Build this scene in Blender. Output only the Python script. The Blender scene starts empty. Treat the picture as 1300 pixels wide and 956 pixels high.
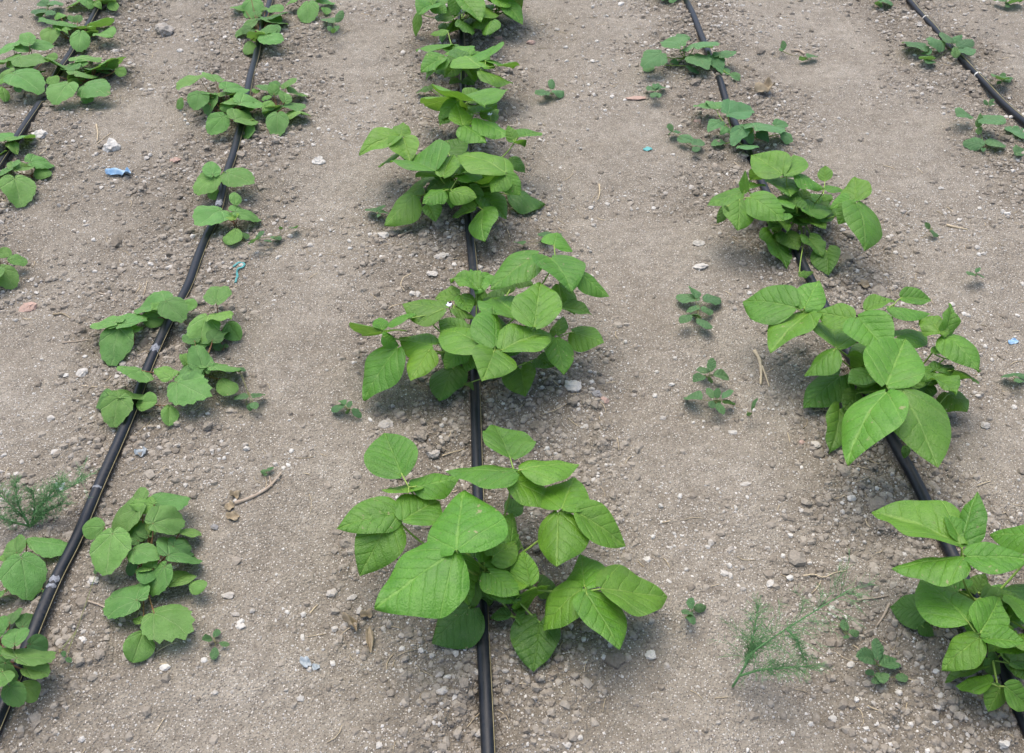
import bpy, math, random
import numpy as np
from mathutils import Vector, Matrix

random.seed(7)
RNG = np.random.default_rng(11)
S = bpy.context.scene
COL = S.collection

# ------------------------------------------------------------------ camera
CAM_H, FPX = 1.2, 1264.0
PITCH, YAW = math.atan(1058 / 1264), math.atan(73 / 1264 * math.cos(math.atan(1058 / 1264)))
cam_data = bpy.data.cameras.new('camera')
cam_data.sensor_fit = 'HORIZONTAL'
cam_data.sensor_width = 36.0
cam_data.lens = 36.0 * FPX / 1300
cam_data.shift_y = -45 / 1300
cam_data.clip_start, cam_data.clip_end = 0.05, 500
cam = bpy.data.objects.new('camera', cam_data)
cam.location = (0, 0, CAM_H)
cam.rotation_euler = (math.pi / 2 - PITCH, 0, -YAW)
COL.objects.link(cam)
S.camera = cam

# ------------------------------------------------------------------ light: bright overcast
SUN_EL, SUN_AZ = math.radians(74), math.radians(-30)      # azimuth from +Y towards +X
world = bpy.data.worlds.new('World')
S.world = world
world.use_nodes = True
wn, wl = world.node_tree.nodes, world.node_tree.links
wn.clear()
sky = wn.new('ShaderNodeTexSky')
sky.sky_type = 'NISHITA'
sky.sun_disc = False
sky.sun_elevation, sky.sun_rotation = SUN_EL, SUN_AZ
sky.dust_density = 3.0
sky.air_density = 0.85
sky.ozone_density = 0.7
bg = wn.new('ShaderNodeBackground')
bg.inputs['Strength'].default_value = 0.15
wo = wn.new('ShaderNodeOutputWorld')
wl.new(sky.outputs[0], bg.inputs[0])
wl.new(bg.outputs[0], wo.inputs[0])
sun_data = bpy.data.lights.new('sun', 'SUN')
sun_data.energy = 1.3
sun_data.angle = math.radians(60)
sun_data.color = (1.0, 0.95, 0.87)
sun = bpy.data.objects.new('sun', sun_data)
sdir = Vector((math.sin(SUN_AZ) * math.cos(SUN_EL), math.cos(SUN_AZ) * math.cos(SUN_EL), math.sin(SUN_EL)))
sun.rotation_euler = sdir.to_track_quat('Z', 'Y').to_euler()
sun.location = sdir * 20
COL.objects.link(sun)
S.view_settings.view_transform = 'Standard'
S.view_settings.look = 'None'
S.view_settings.gamma = 1.0
S.view_settings.use_curve_mapping = False
S.view_settings.exposure = 1.06

# ------------------------------------------------------------------ measuring helpers (photo pixel + height -> place in the garden)
_F = np.array([math.sin(YAW) * math.cos(PITCH), math.cos(YAW) * math.cos(PITCH), -math.sin(PITCH)])
_R = np.array([math.cos(YAW), -math.sin(YAW), 0.0])
_U = np.cross(_R, _F)
_C = np.array([0, 0, CAM_H])

def at(px, py, z=0.0):
    d = _F + _R * ((px - 650) / FPX) - _U * ((py - 433) / FPX)
    return _C + d * ((z - CAM_H) / d[2])

def proj(p):
    q = np.asarray(p) - _C
    k = FPX / q.dot(_F)
    return np.array([650 + q.dot(_R) * k, 433 - q.dot(_U) * k])

# ------------------------------------------------------------------ drip pipe courses (also the row lines)
PIPES = {
 'outer_okra': [(230, -160), (175, -65), (124, 17), (110, 42), (97, 63), (88, 80), (78, 93), (61, 119), (50, 144), (35, 168), (15, 200), (0, 223), (-60, 318), (-160, 480)],
 'okra': [(392, -150), (362, -45), (347, 1), (328, 61), (325, 77), (319, 112), (308, 167), (303, 183), (298, 203), (287, 233), (282, 254), (274, 284), (266, 298), (252, 337), (243, 368), (220, 414), (204, 450), (189, 483), (176, 522), (163, 556), (153, 580), (130, 631), (111, 680), (100, 710), (82, 744), (53, 817), (18, 905), (-10, 970), (-60, 1090)],
 'bean': [(577, -150), (583, 0), (586, 42), (588, 114), (592, 200), (595, 284), (597, 306), (601, 342), (603, 396), (603, 460), (604, 520), (607, 630), (611, 740), (614, 831), (616, 866), (620, 956), (626, 1090)],
 'mixed': [(795, -165), (845, -58), (868, 0), (882, 33), (897, 67), (903, 90), (913, 109), (920, 128), (933, 158), (947, 190), (955, 211), (980, 262), (1009, 323), (1016, 344), (1045, 400), (1080, 465), (1124, 555), (1134, 575), (1148, 603), (1156, 612), (1167, 640), (1197, 700), (1216, 741), (1252, 826), (1300, 940), (1370, 1090)],
 'radish': [(1010, -165), (1080, -78), (1149, 0), (1167, 24), (1186, 45), (1209, 75), (1233, 102), (1262, 131), (1287, 157), (1310, 180), (1400, 282), (1560, 470)],
}
ROWS = {}
for k, pts in PIPES.items():
    w = np.array([at(x, y)[:2] for x, y in pts])
    w = w[np.argsort(w[:, 1])]
    sl = (w[-1, 0] - w[0, 0]) / (w[-1, 1] - w[0, 1])            # the pipes run on past the picture
    ROWS[k] = np.vstack([[w[0, 0] - sl * (w[0, 1] + .8), -.8], w, [w[-1, 0] + sl * (7 - w[-1, 1]), 7.]])
def rowx(k, y):
    r = ROWS[k]
    return np.interp(y, r[:, 1], r[:, 0])

# ------------------------------------------------------------------ soil height
def _hash(ix, iy, seed):
    h = (ix.astype(np.int64) * 374761393 + iy.astype(np.int64) * 668265263 + seed * 1442695041) & 0x7fffffff
    h = ((h ^ (h >> 13)) * 1274126177) & 0x7fffffff
    h = ((h ^ (h >> 15)) * 2246822519) & 0x7fffffff
    return ((h ^ (h >> 16)) & 0xffffff) / float(0xffffff)

def vnoise(x, y, cell, seed):
    x, y = np.asarray(x, float) / cell, np.asarray(y, float) / cell
    ix, iy = np.floor(x), np.floor(y)
    fx, fy = x - ix, y - iy
    fx, fy = fx * fx * (3 - 2 * fx), fy * fy * (3 - 2 * fy)
    a, b = _hash(ix, iy, seed), _hash(ix + 1, iy, seed)
    c, d = _hash(ix, iy + 1, seed), _hash(ix + 1, iy + 1, seed)
    return (a + (b - a) * fx) * (1 - fy) + (c + (d - c) * fx) * fy - 0.5

def domes(x, y, cell, seed, presence, rmin, rmax):
    """rounded lumps: one jittered lump per cell, 0..rmax high"""
    gx, gy = np.floor(x / cell), np.floor(y / cell)
    out = np.zeros_like(x)
    for dx in (-1, 0, 1):
        for dy in (-1, 0, 1):
            cx, cy = gx + dx, gy + dy
            px = (cx + 0.15 + 0.7 * _hash(cx, cy, seed)) * cell
            py = (cy + 0.15 + 0.7 * _hash(cx, cy, seed + 1)) * cell
            r = (rmin + (rmax - rmin) * _hash(cx, cy, seed + 2) ** 2) * (_hash(cx, cy, seed + 3) < presence)
            an = _hash(cx, cy, seed + 4) * 6.28
            e = 0.65 + 0.35 * _hash(cx, cy, seed + 5)
            ux, uy = (x - px) * np.cos(an) + (y - py) * np.sin(an), -(x - px) * np.sin(an) + (y - py) * np.cos(an)
            out = np.maximum(out, np.sqrt(np.maximum(0, r * r - ux * ux - (uy / e) ** 2)))
    return out

def rowdist(x, y):
    d = np.full(np.shape(x), 9.0)
    for k in ROWS:
        d = np.minimum(d, np.abs(x - rowx(k, y)))
    return d

def tilled(x, y):
    d = rowdist(x, y) + 0.15 * vnoise(x, y, 0.21, 5) + 0.10 * vnoise(x, y, 0.07, 6) + 0.05 * vnoise(x, y, 0.025, 9)
    return np.clip(1.0 - (d - 0.06) / 0.16, 0, 1)

def broad(x, y):
    t = np.exp(-(rowdist(x, y) / 0.13) ** 2)
    return 0.022 * vnoise(x, y, 0.55, 1) + 0.021 * vnoise(x, y, 0.21, 2) + 0.010 * t

def ground_z(x, y):
    x, y = np.asarray(x, float), np.asarray(y, float)
    t = tilled(x, y)
    rough = 0.28 + 0.72 * t
    wx, wy = x + 0.012 * vnoise(x, y, 0.02, 41), y + 0.012 * vnoise(x, y, 0.02, 42)
    z = broad(x, y) + 0.014 * vnoise(x, y, 0.085, 3) * (0.8 + 0.5 * t) + 0.007 * vnoise(x, y, 0.036, 4) * rough
    z = z + 0.0045 * vnoise(x, y, 0.016, 7) * rough + 0.0022 * vnoise(x, y, 0.008, 8) * (0.4 + 0.6 * t)
    clod = 0.8 * domes(wx, wy, 0.062, 20, 0.30, 0.009, 0.022) * t + 0.85 * domes(wx, wy, 0.031, 30, 0.60, 0.005, 0.013) * (0.10 + 0.90 * t)
    clod = np.maximum(clod, 0.8 * domes(wx, wy, 0.015, 50, 0.7, 0.003, 0.007) * (0.15 + 0.85 * t))
    near = np.clip((rowdist(x, y) - 0.006) / 0.016, 0, 1)
    return z + clod * near

def gz(x, y):
    return float(ground_z(np.array([x]), np.array([y]))[0])

# ------------------------------------------------------------------ small helpers
def tag(o, label=None, cat=None, group=None, kind=None):
    if label: o['label'] = label
    if cat: o['category'] = cat
    if group: o['group'] = group
    if kind: o['kind'] = kind
    return o

def link(name, mesh, mat=None, parent=None, loc=None):
    if mat is not None and not mesh.materials:
        mesh.materials.append(mat)
    o = bpy.data.objects.new(name, mesh)
    if loc is not None:
        o.location = loc
    if parent is not None:
        o.parent = parent
    COL.objects.link(o)
    return o

def mesh_np(name, v, f, smooth=True):
    """v (n,3), f (m,3|4) numpy -> mesh"""
    v, f = np.asarray(v, np.float32), np.asarray(f, np.int32)
    me = bpy.data.meshes.new(name)
    n = f.shape[1]
    me.vertices.add(len(v)); me.vertices.foreach_set('co', v.ravel())
    me.loops.add(f.size); me.loops.foreach_set('vertex_index', f.ravel())
    me.polygons.add(len(f)); me.polygons.foreach_set('loop_start', np.arange(0, f.size, n, dtype=np.int32))
    me.update(calc_edges=True)
    me.polygons.foreach_set('use_smooth', np.full(len(f), smooth))
    me.validate()
    return me

def grid_faces(nr, nc):
    i = np.arange(nr * nc).reshape(nr, nc)
    return np.stack([i[:-1, :-1], i[:-1, 1:], i[1:, 1:], i[1:, :-1]], -1).reshape(-1, 4)

def tube_arrays(pts, rad, sides=6, squash=1.0):
    P = np.asarray(pts, float)
    n = len(P)
    rad = np.broadcast_to(np.asarray(rad, float), (n,))
    T = np.gradient(P, axis=0)
    T /= np.linalg.norm(T, axis=1)[:, None] + 1e-12
    ref = np.array([0, 0, 1.0]) if abs(T[:, 2]).mean() < 0.8 else np.array([1.0, 0, 0])
    X = np.cross(T, ref); X /= np.linalg.norm(X, axis=1)[:, None] + 1e-12
    Y = np.cross(X, T)
    a = np.arange(sides) / sides * 2 * np.pi
    V = P[:, None] + rad[:, None, None] * (np.cos(a)[None, :, None] * X[:, None] + squash * np.sin(a)[None, :, None] * Y[:, None])
    V = V.reshape(-1, 3)
    i = np.arange(n * sides).reshape(n, sides)
    j = np.roll(i, -1, axis=1)
    F = np.stack([i[:-1], j[:-1], j[1:], i[1:]], -1).reshape(-1, 4)
    k = len(V)
    V = np.vstack([V, P[0] - T[0] * rad[0] * .3, P[-1] + T[-1] * rad[-1] * .5])
    caps = [[i[0, (s + 1) % sides], i[0, s], k, k] for s in range(sides)] + [[i[-1, s], i[-1, (s + 1) % sides], k + 1, k + 1] for s in range(sides)]
    return V, F, np.array(caps)

def tubes_mesh(name, tubes, sides=6):
    """tubes: list of (pts, radii) joined to one mesh"""
    vs, fs, off = [], [], 0
    for pts, rad in tubes:
        V, F, cp = tube_arrays(pts, rad, sides)
        vs.append(V); fs.extend((F + off).tolist()); fs.extend([[a + off, b + off, c + off] for a, b, c, _ in cp.tolist()])
        off += len(V)
    me = bpy.data.meshes.new(name)
    me.from_pydata(np.vstack(vs).tolist(), [], fs)
    me.polygons.foreach_set('use_smooth', [True] * len(me.polygons))
    return me

def bez(p0, p1, p2, p3, n=9):
    t = np.linspace(0, 1, n)[:, None]
    return (1 - t) ** 3 * p0 + 3 * (1 - t) ** 2 * t * p1 + 3 * (1 - t) * t * t * p2 + t ** 3 * p3

# ------------------------------------------------------------------ materials
class NT:
    def __init__(s, name):
        s.m = bpy.data.materials.new(name); s.m.use_nodes = True
        s.t = s.m.node_tree; s.n = s.t.nodes; s.n.clear()
        s.out = s.n.new('ShaderNodeOutputMaterial')
    def add(s, typ, **kw):
        nd = s.n.new('ShaderNode' + typ)
        ins = kw.pop('ins', {})
        for k, v in kw.items(): setattr(nd, k, v)
        for k, v in ins.items(): s.set(nd.inputs[k], v)
        return nd
    def set(s, sock, v):
        if isinstance(v, bpy.types.NodeSocket): s.t.links.new(v, sock)
        elif isinstance(v, bpy.types.Node): s.t.links.new(v.outputs[0], sock)
        else: sock.default_value = v
    def math(s, op, a, b=0.0, c=0.0, clamp=False):
        nd = s.n.new('ShaderNodeMath'); nd.operation = op; nd.use_clamp = clamp
        s.set(nd.inputs[0], a); s.set(nd.inputs[1], b); s.set(nd.inputs[2], c)
        return nd.outputs[0]
    def mix(s, f, a, b, blend='MIX'):
        nd = s.n.new('ShaderNodeMix'); nd.data_type = 'RGBA'; nd.blend_type = blend; nd.clamp_factor = True
        s.set(nd.inputs[0], f); s.set(nd.inputs[6], a); s.set(nd.inputs[7], b)
        return nd.outputs[2]
    def ramp(s, f, lo, hi):
        nd = s.n.new('ShaderNodeMapRange'); nd.clamp = True
        s.set(nd.inputs[0], f); nd.inputs[1].default_value = lo; nd.inputs[2].default_value = hi
        return nd.outputs[0]
    def noise(s, vec, scale, detail=3, rough=0.55):
        nd = s.add('TexNoise', ins={'Scale': scale, 'Detail': detail, 'Roughness': rough})
        if vec is not None: s.set(nd.inputs['Vector'], vec)
        return nd
    def bump(s, h, dist, strength=1.0, normal=None):
        nd = s.add('Bump', ins={'Height': h, 'Distance': dist, 'Strength': strength})
        if normal is not None: s.set(nd.inputs['Normal'], normal)
        return nd.outputs[0]

def rgba(r, g, b): return (r, g, b, 1.0)

def soil_colour(n, pos):
    a = n.noise(pos, 5.0, 4, .6).outputs[0]
    b = n.noise(pos, 38.0, 4, .65).outputs[0]
    c = n.noise(pos, 210.0, 3, .7).outputs[0]
    col = n.mix(n.ramp(a, .3, .7), rgba(.252, .219, .169), rgba(.362, .324, .261))
    col = n.mix(n.ramp(b, .32, .70), n.mix(.60, col, rgba(.130, .109, .082)), col)
    col = n.mix(n.math('MULTIPLY', n.ramp(c, .45, .8), .55), col, rgba(.42, .37, .295))
    return col, b, c

def mat_soil():
    n = NT('soil')
    pos = n.add('NewGeometry').outputs['Position']
    col, b, c = soil_colour(n, pos)
    att = n.add('Attribute', attribute_name='tilled').outputs['Fac']
    col = n.mix(n.math('MULTIPLY', att, .50), col, rgba(.134, .112, .084))
    # lime flecks and grit of a millimetre or two
    for sc, thr, colr in ((330., .30, (.54, .50, .44)), (170., .20, (.60, .57, .51)), (100., .13, (.58, .55, .49)), (420., .32, (.11, .09, .072)), (230., .24, (.12, .098, .08))):
        vor = n.add('TexVoronoi', ins={'Scale': sc, 'Randomness': 1.0, 'Vector': pos})
        pick = n.math('GREATER_THAN', n.add('SeparateColor', ins={'Color': vor.outputs['Color']}).outputs[0], .58)
        f = n.math('MULTIPLY', n.math('LESS_THAN', vor.outputs['Distance'], thr), pick)
        col = n.mix(n.math('MULTIPLY', f, .85), col, rgba(*colr))
    vb = n.add('TexVoronoi', ins={'Scale': 260., 'Vector': pos})
    h = n.math('ADD', n.math('MULTIPLY', c, .7), n.math('MULTIPLY', n.math('SUBTRACT', 1.0, vb.outputs['Distance']), .5))
    h = n.math('ADD', h, n.math('MULTIPLY', b, 1.2))
    nrm = n.bump(h, .0065, 1.0)
    p = n.add('BsdfPrincipled', ins={'Base Color': col, 'Roughness': .95, 'Specular IOR Level': .12, 'Normal': nrm})
    n.set(n.out.inputs[0], p)
    return n.m

def mat_crumb(name, dark, light, speck=.3, bump=.0015):
    """loose lumps, grit and stones; shade differs from one to the next"""
    n = NT(name)
    pos = n.add('NewGeometry').outputs['Position']
    isl = n.add('NewGeometry').outputs['Random Per Island']
    rnd = n.math('FRACT', n.math('ADD', isl, n.add('ObjectInfo').outputs['Random']))
    b = n.noise(pos, 260.0, 4, .65).outputs[0]
    col = n.mix(rnd, rgba(*dark), rgba(*light))
    col = n.mix(n.math('MULTIPLY', n.ramp(b, .35, .75), speck), col, rgba(*[min(.7, v * 1.7) for v in light]))
    col = n.mix(n.math('MULTIPLY', n.ramp(n.noise(pos, 90., 3).outputs[0], .5, .8), .5), col, rgba(.22, .18, .135))
    p = n.add('BsdfPrincipled', ins={'Base Color': col, 'Roughness': .92, 'Specular IOR Level': .2, 'Normal': n.bump(b, bump, .9)})
    n.set(n.out.inputs[0], p)
    return n.m

def mat_leaf(name, base, pale, vein, kind, rough=.5, blem=.35, spec=.4, veinamt=.6, trans=.33):
    """UV = leaf plane in units of its own length, origin at the stalk joint. Object colour: r=age, g=brightness, b=yellowing"""
    n = NT(name)
    uv = n.add('UVMap').outputs[0]
    sx = n.add('SeparateXYZ', ins={0: uv})
    x, y = n.math('SUBTRACT', sx.outputs[0], .5), n.math('SUBTRACT', sx.outputs[1], .5)
    ax = n.math('ABSOLUTE', x)
    oi = n.add('ObjectInfo')
    oc = n.add('SeparateColor', ins={'Color': oi.outputs['Color']})
    age, bri, yel = oc.outputs[0], oc.outputs[1], oc.outputs[2]
    rnd = oi.outputs['Random']
    off = n.add('VectorMath', operation='ADD', ins={0: uv})
    cmb = n.add('CombineXYZ', ins={0: n.math('MULTIPLY', rnd, 37.0), 1: n.math('MULTIPLY', rnd, 91.0), 2: rnd})
    n.set(off.inputs[1], cmb.outputs[0])
    pv = off.outputs[0]
    wob = n.math('MULTIPLY', n.math('SUBTRACT', n.noise(pv, 5., 2).outputs[0], .5), .05)
    if kind == 'pinnate':
        mid = n.math('SUBTRACT', 1., n.ramp(n.math('ADD', ax, wob), .004, .020))
        ph = n.math('ADD', n.math('MULTIPLY', n.math('SUBTRACT', y, n.math('MULTIPLY', n.math('POWER', ax, .9), .78)), n.math('ADD', 4.2, n.math('MULTIPLY', rnd, 2.0))), n.math('MULTIPLY', wob, 10.))
        fr = n.math('ABSOLUTE', n.math('SUBTRACT', n.math('FRACT', ph), .5))       # 0 between veins, .5 on vein
        lat = n.math('MULTIPLY', n.ramp(fr, .455, .495), n.ramp(ax, .46, .06))
        pillow = n.math('SUBTRACT', 1.0, n.math('POWER', n.math('MULTIPLY', fr, 2.0), 3.0))
        # two strong basal side veins
        bas = n.math('SUBTRACT', 1., n.ramp(n.math('ABSOLUTE', n.math('SUBTRACT', y, n.math('MULTIPLY', n.math('POWER', ax, 1.15), 1.15))), .004, .018))
        v = n.math('MAXIMUM', n.math('MAXIMUM', mid, n.math('MULTIPLY', lat, .55)), n.math('MULTIPLY', bas, .7))
    else:
        ang = n.math('ARCTAN2', x, y)
        rad = n.math('SQRT', n.math('ADD', n.math('MULTIPLY', x, x), n.math('MULTIPLY', y, y)))
        step = .82
        q = n.math('ADD', n.math('DIVIDE', ang, step), n.math('MULTIPLY', wob, 4.))
        fr = n.math('ABSOLUTE', n.math('SUBTRACT', n.math('FRACT', n.math('ADD', q, .5)), .5))   # 0 on vein
        v = n.math('SUBTRACT', 1., n.ramp(n.math('MULTIPLY', n.math('MULTIPLY', fr, step), rad), .004, .022))
        q2 = n.math('MULTIPLY', n.math('SUBTRACT', rad, n.math('MULTIPLY', fr, .55)), 6.0)
        fr2 = n.math('ABSOLUTE', n.math('SUBTRACT', n.math('FRACT', n.math('ADD', q2, n.math('MULTIPLY', wob, 5.))), .5))
        v = n.math('MAXIMUM', v, n.math('MULTIPLY', n.ramp(fr2, .45, .495), .5))
        pillow = n.math('MULTIPLY', fr, 2.0)
    net = n.add('TexVoronoi', feature='DISTANCE_TO_EDGE', ins={'Scale': 26., 'Vector': pv})
    netv = n.math('SUBTRACT', 1., n.ramp(net.outputs['Distance'], .0, .10))
    n1 = n.noise(pv, 3.2, 3).outputs[0]
    n2 = n.noise(pv, 16., 3).outputs[0]
    col = n.mix(n.ramp(n1, .3, .7), rgba(*base), rgba(*pale))
    col = n.mix(n.math('MULTIPLY', n.ramp(n2, .45, .75), .30), col, rgba(*[c * .62 for c in base]))
    col = n.mix(n.math('MULTIPLY', netv, .16), col, rgba(*vein))
    col = n.mix(n.math('MULTIPLY', v, veinamt), col, rgba(*vein))
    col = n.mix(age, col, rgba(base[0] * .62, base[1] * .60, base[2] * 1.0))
    col = n.mix(yel, col, rgba(base[0] * 2.0, base[1] * 1.30, base[2] * .7))
    # rusty pin-marks and dull patches
    b1 = n.add('TexVoronoi', ins={'Scale': 6.5, 'Vector': pv})
    pk = n.math('GREATER_THAN', n.add('SeparateColor', ins={'Color': b1.outputs['Color']}).outputs[1], 1 - blem * .35)
    bl = n.math('MULTIPLY', n.math('SUBTRACT', 1., n.ramp(n.math('ADD', b1.outputs['Distance'], n.math('MULTIPLY', n2, .12)), .10, .20)), pk)
    col = n.mix(n.math('MULTIPLY', bl, .45), col, rgba(.13, .12, .045))
    # a film of soil dust, and dead tan patches on a few leaves
    n3 = n.noise(pv, 4.1, 4, .65).outputs[0]
    n4 = n.noise(pv, 9.0, 3, .6).outputs[0]
    col = n.mix(n.math('MULTIPLY', n.ramp(n3, .48, .78), .14), col, rgba(.27, .28, .19))
    few = n.math('GREATER_THAN', n.math('FRACT', n.math('MULTIPLY', rnd, 7.31)), .72)
    col = n.mix(n.math('MULTIPLY', n.math('MULTIPLY', n.ramp(n4, .665, .70), few), .8), col, rgba(.34, .30, .15))
    hsv = n.add('HueSaturation', ins={'Color': col, 'Value': n.math('ADD', n.math('MULTIPLY', bri, .9), .55),
                                      'Hue': n.math('ADD', .5, n.math('MULTIPLY', n.math('SUBTRACT', rnd, .5), .022)), 'Saturation': 1.0})
    colo = hsv.outputs[0]
    h = n.math('ADD', n.math('ADD', n.math('MULTIPLY', pillow, .65), n.math('MULTIPLY', n2, .55)), n.math('MULTIPLY', v, -.7))
    h = n.math('ADD', h, n.math('MULTIPLY', net.outputs['Distance'], .9))
    nrm = n.bump(h, .0016, .75)
    p = n.add('BsdfPrincipled', ins={'Base Color': colo, 'Roughness': n.math('ADD', rough, n.math('MULTIPLY', n2, .12)), 'Specular IOR Level': spec, 'Normal': nrm})
    tr = n.add('BsdfTranslucent', ins={'Color': n.mix(.5, colo, rgba(.22, .42, .03)), 'Normal': nrm})
    mx = n.add('MixShader', ins={0: trans, 1: p.outputs[0], 2: tr.outputs[0]})
    n.set(n.out.inputs[0], mx)
    return n.m

def mat_plain(name, a, b, scale=60., rough=.6, spec=.3, bump=.0006, isl=False):
    n = NT(name)
    tc = n.add('TexCoord').outputs['Object']
    f = n.noise(tc, scale, 4, .6).outputs[0]
    col = n.mix(n.ramp(f, .3, .7), rgba(*a), rgba(*b))
    if isl:
        col = n.mix(n.math('MULTIPLY', n.add('NewGeometry').outputs['Random Per Island'], .7), col, rgba(*b))
    p = n.add('BsdfPrincipled', ins={'Base Color': col, 'Roughness': rough, 'Specular IOR Level': spec, 'Normal': n.bump(f, bump, .7)})
    n.set(n.out.inputs[0], p)
    return n.m

def mat_pipe():
    n = NT('pipe_plastic')
    pos = n.add('NewGeometry').outputs['Position']
    a = n.noise(pos, 16., 4, .6).outputs[0]
    b = n.noise(pos, 130., 4, .7).outputs[0]
    dust = n.math('MULTIPLY', n.ramp(a, .42, .72), n.ramp(b, .40, .72))
    col = n.mix(n.math('MULTIPLY', dust, .22), rgba(.0040, .0062, .0105), rgba(.13, .12, .105))
    p = n.add('BsdfPrincipled', ins={'Base Color': col, 'Roughness': n.math('ADD', .40, n.math('MULTIPLY', dust, .45)), 'Specular IOR Level': .38, 'Normal': n.bump(b, .0004, .5)})
    n.set(n.out.inputs[0], p)
    return n.m

M = {
 'soil': mat_soil(),
 'crumb': mat_crumb('soil_crumb', (.148, .125, .096), (.300, .266, .216), .35),
 'clod': mat_crumb('soil_clod', (.155, .131, .100), (.265, .233, .188), .3, .0030),
 'fleck': mat_crumb('lime_grit', (.33, .29, .24), (.62, .59, .53), .2, .0005),
 'stone': mat_crumb('pale_stone', (.30, .265, .215), (.55, .52, .455), .25, .0016),
 'greystone': mat_crumb('grey_stone', (.21, .205, .20), (.30, .29, .28), .2, .0012),
 'redstone': mat_crumb('terracotta', (.36, .245, .195), (.42, .30, .245), .2, .0010),
 'bean': mat_leaf('bean_leaf', (.078, .225, .015), (.130, .315, .026), (.27, .45, .085), 'pinnate', .44, .5, .5, .5),
 'okra': mat_leaf('okra_leaf', (.105, .262, .052), (.170, .350, .092), (.29, .46, .16), 'palmate', .55, .6, .35, .55),
 'cucumber': mat_leaf('cucumber_leaf', (.095, .240, .085), (.140, .300, .125), (.22, .38, .17), 'palmate', .62, .25, .3, .5),
 'weed': mat_leaf('weed_leaf', (.090, .205, .078), (.125, .255, .108), (.20, .34, .15), 'pinnate', .6, .2, .3, .4),
 'bean_stem': mat_plain('bean_stem', (.17, .30, .045), (.27, .36, .08), 40),
 'okra_stem': mat_plain('okra_stem', (.16, .045, .032), (.19, .13, .05), 45),
 'weed_stem': mat_plain('weed_stem', (.13, .19, .055), (.20, .16, .08), 60),
 'fennel': mat_plain('fennel_frond', (.085, .195, .070), (.13, .28, .10), 30, .65, isl=True),
 'pipe': mat_pipe(),
 'stripe': mat_plain('pipe_stripe', (.20, .165, .075), (.30, .26, .15), 30),
 'scale': mat_plain('lime_scale', (.30, .31, .33), (.07, .075, .085), 240, .85),
 'tie': mat_plain('tie_band', (.55, .52, .46), (.68, .66, .60), 100),
 'straw': mat_plain('straw', (.36, .28, .17), (.52, .43, .29), 140, .8, isl=True),
 'twig': mat_plain('twig', (.24, .18, .125), (.40, .33, .25), 150, .85, isl=True),
 'dry': mat_plain('dry_leaf', (.20, .155, .095), (.33, .27, .18), 90, .85),
 'blue': mat_plain('blue_plastic', (.13, .29, .47), (.36, .48, .58), 60, .4, .5),
 'teal': mat_plain('teal_plastic', (.05, .28, .27), (.12, .36, .34), 60, .5, .5),
 'foil': mat_plain('pale_film', (.20, .24, .25), (.38, .41, .42), 160, .45, .5),
 'petal': mat_plain('white_petal', (.72, .70, .76), (.80, .79, .82), 60, .6),
}

# ------------------------------------------------------------------ the ground: one sheet, fine where it is seen, coarse out to the horizon
def axis(lo, hi, f0, f1, n_out=16, far=160.0):
    """spacing f0 at lo growing to f1 at hi, then stretching outwards"""
    mid = [lo]
    while mid[-1] < hi:
        u = (mid[-1] - lo) / (hi - lo)
        mid.append(mid[-1] + f0 + (f1 - f0) * u)
    g = (np.geomspace(.02, far, n_out))
    return np.concatenate([(lo - g)[::-1], mid, mid[-1] + g])

def build_ground():
    ys = axis(0.42, 3.75, .0040, .0075, 40)
    xs = axis(-2.05, 2.25, .0055, .0055, 40)
    X, Y = np.meshgrid(xs, ys)
    Z = ground_z(X.ravel(), Y.ravel())
    me = mesh_np('ground', np.stack([X.ravel(), Y.ravel(), Z], -1), grid_faces(len(ys), len(xs)))
    at_ = me.attributes.new('tilled', 'FLOAT', 'POINT')
    at_.data.foreach_set('value', tilled(X.ravel(), Y.ravel()).astype(np.float32))
    o = link('ground', me, M['soil'])
    o['kind'] = 'structure'
    return xs, ys, Z.reshape(len(ys), len(xs))
GX, GY, GZ = build_ground()

def ground_z(x, y):
    x, y = np.asarray(x, float), np.asarray(y, float)
    i = np.clip(np.searchsorted(GX, x) - 1, 0, len(GX) - 2); j = np.clip(np.searchsorted(GY, y) - 1, 0, len(GY) - 2)
    u = np.clip((x - GX[i]) / (GX[i + 1] - GX[i]), 0, 1); v = np.clip((y - GY[j]) / (GY[j + 1] - GY[j]), 0, 1)
    return (GZ[j, i] * (1 - u) + GZ[j, i + 1] * u) * (1 - v) + (GZ[j + 1, i] * (1 - u) + GZ[j + 1, i + 1] * u) * v

# ------------------------------------------------------------------ loose crumbs and grit
PHI = (1 + 5 ** .5) / 2
ICO_V = np.array([(-1, PHI, 0), (1, PHI, 0), (-1, -PHI, 0), (1, -PHI, 0), (0, -1, PHI), (0, 1, PHI), (0, -1, -PHI), (0, 1, -PHI), (PHI, 0, -1), (PHI, 0, 1), (-PHI, 0, -1), (-PHI, 0, 1)], float)
ICO_V /= np.linalg.norm(ICO_V[0])
ICO_F = np.array([(0, 11, 5), (0, 5, 1), (0, 1, 7), (0, 7, 10), (0, 10, 11), (1, 5, 9), (5, 11, 4), (11, 10, 2), (10, 7, 6), (7, 1, 8), (3, 9, 4), (3, 4, 2), (3, 2, 6), (3, 6, 8), (3, 8, 9), (4, 9, 5), (2, 4, 11), (6, 2, 10), (8, 6, 7), (9, 8, 1)])
OCT_V = np.array([(1, 0, 0), (-1, 0, 0), (0, 1, 0), (0, -1, 0), (0, 0, 1), (0, 0, -1)], float)
OCT_F = np.array([(0, 2, 4), (2, 1, 4), (1, 3, 4), (3, 0, 4), (2, 0, 5), (1, 2, 5), (3, 1, 5), (0, 3, 5)])

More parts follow.
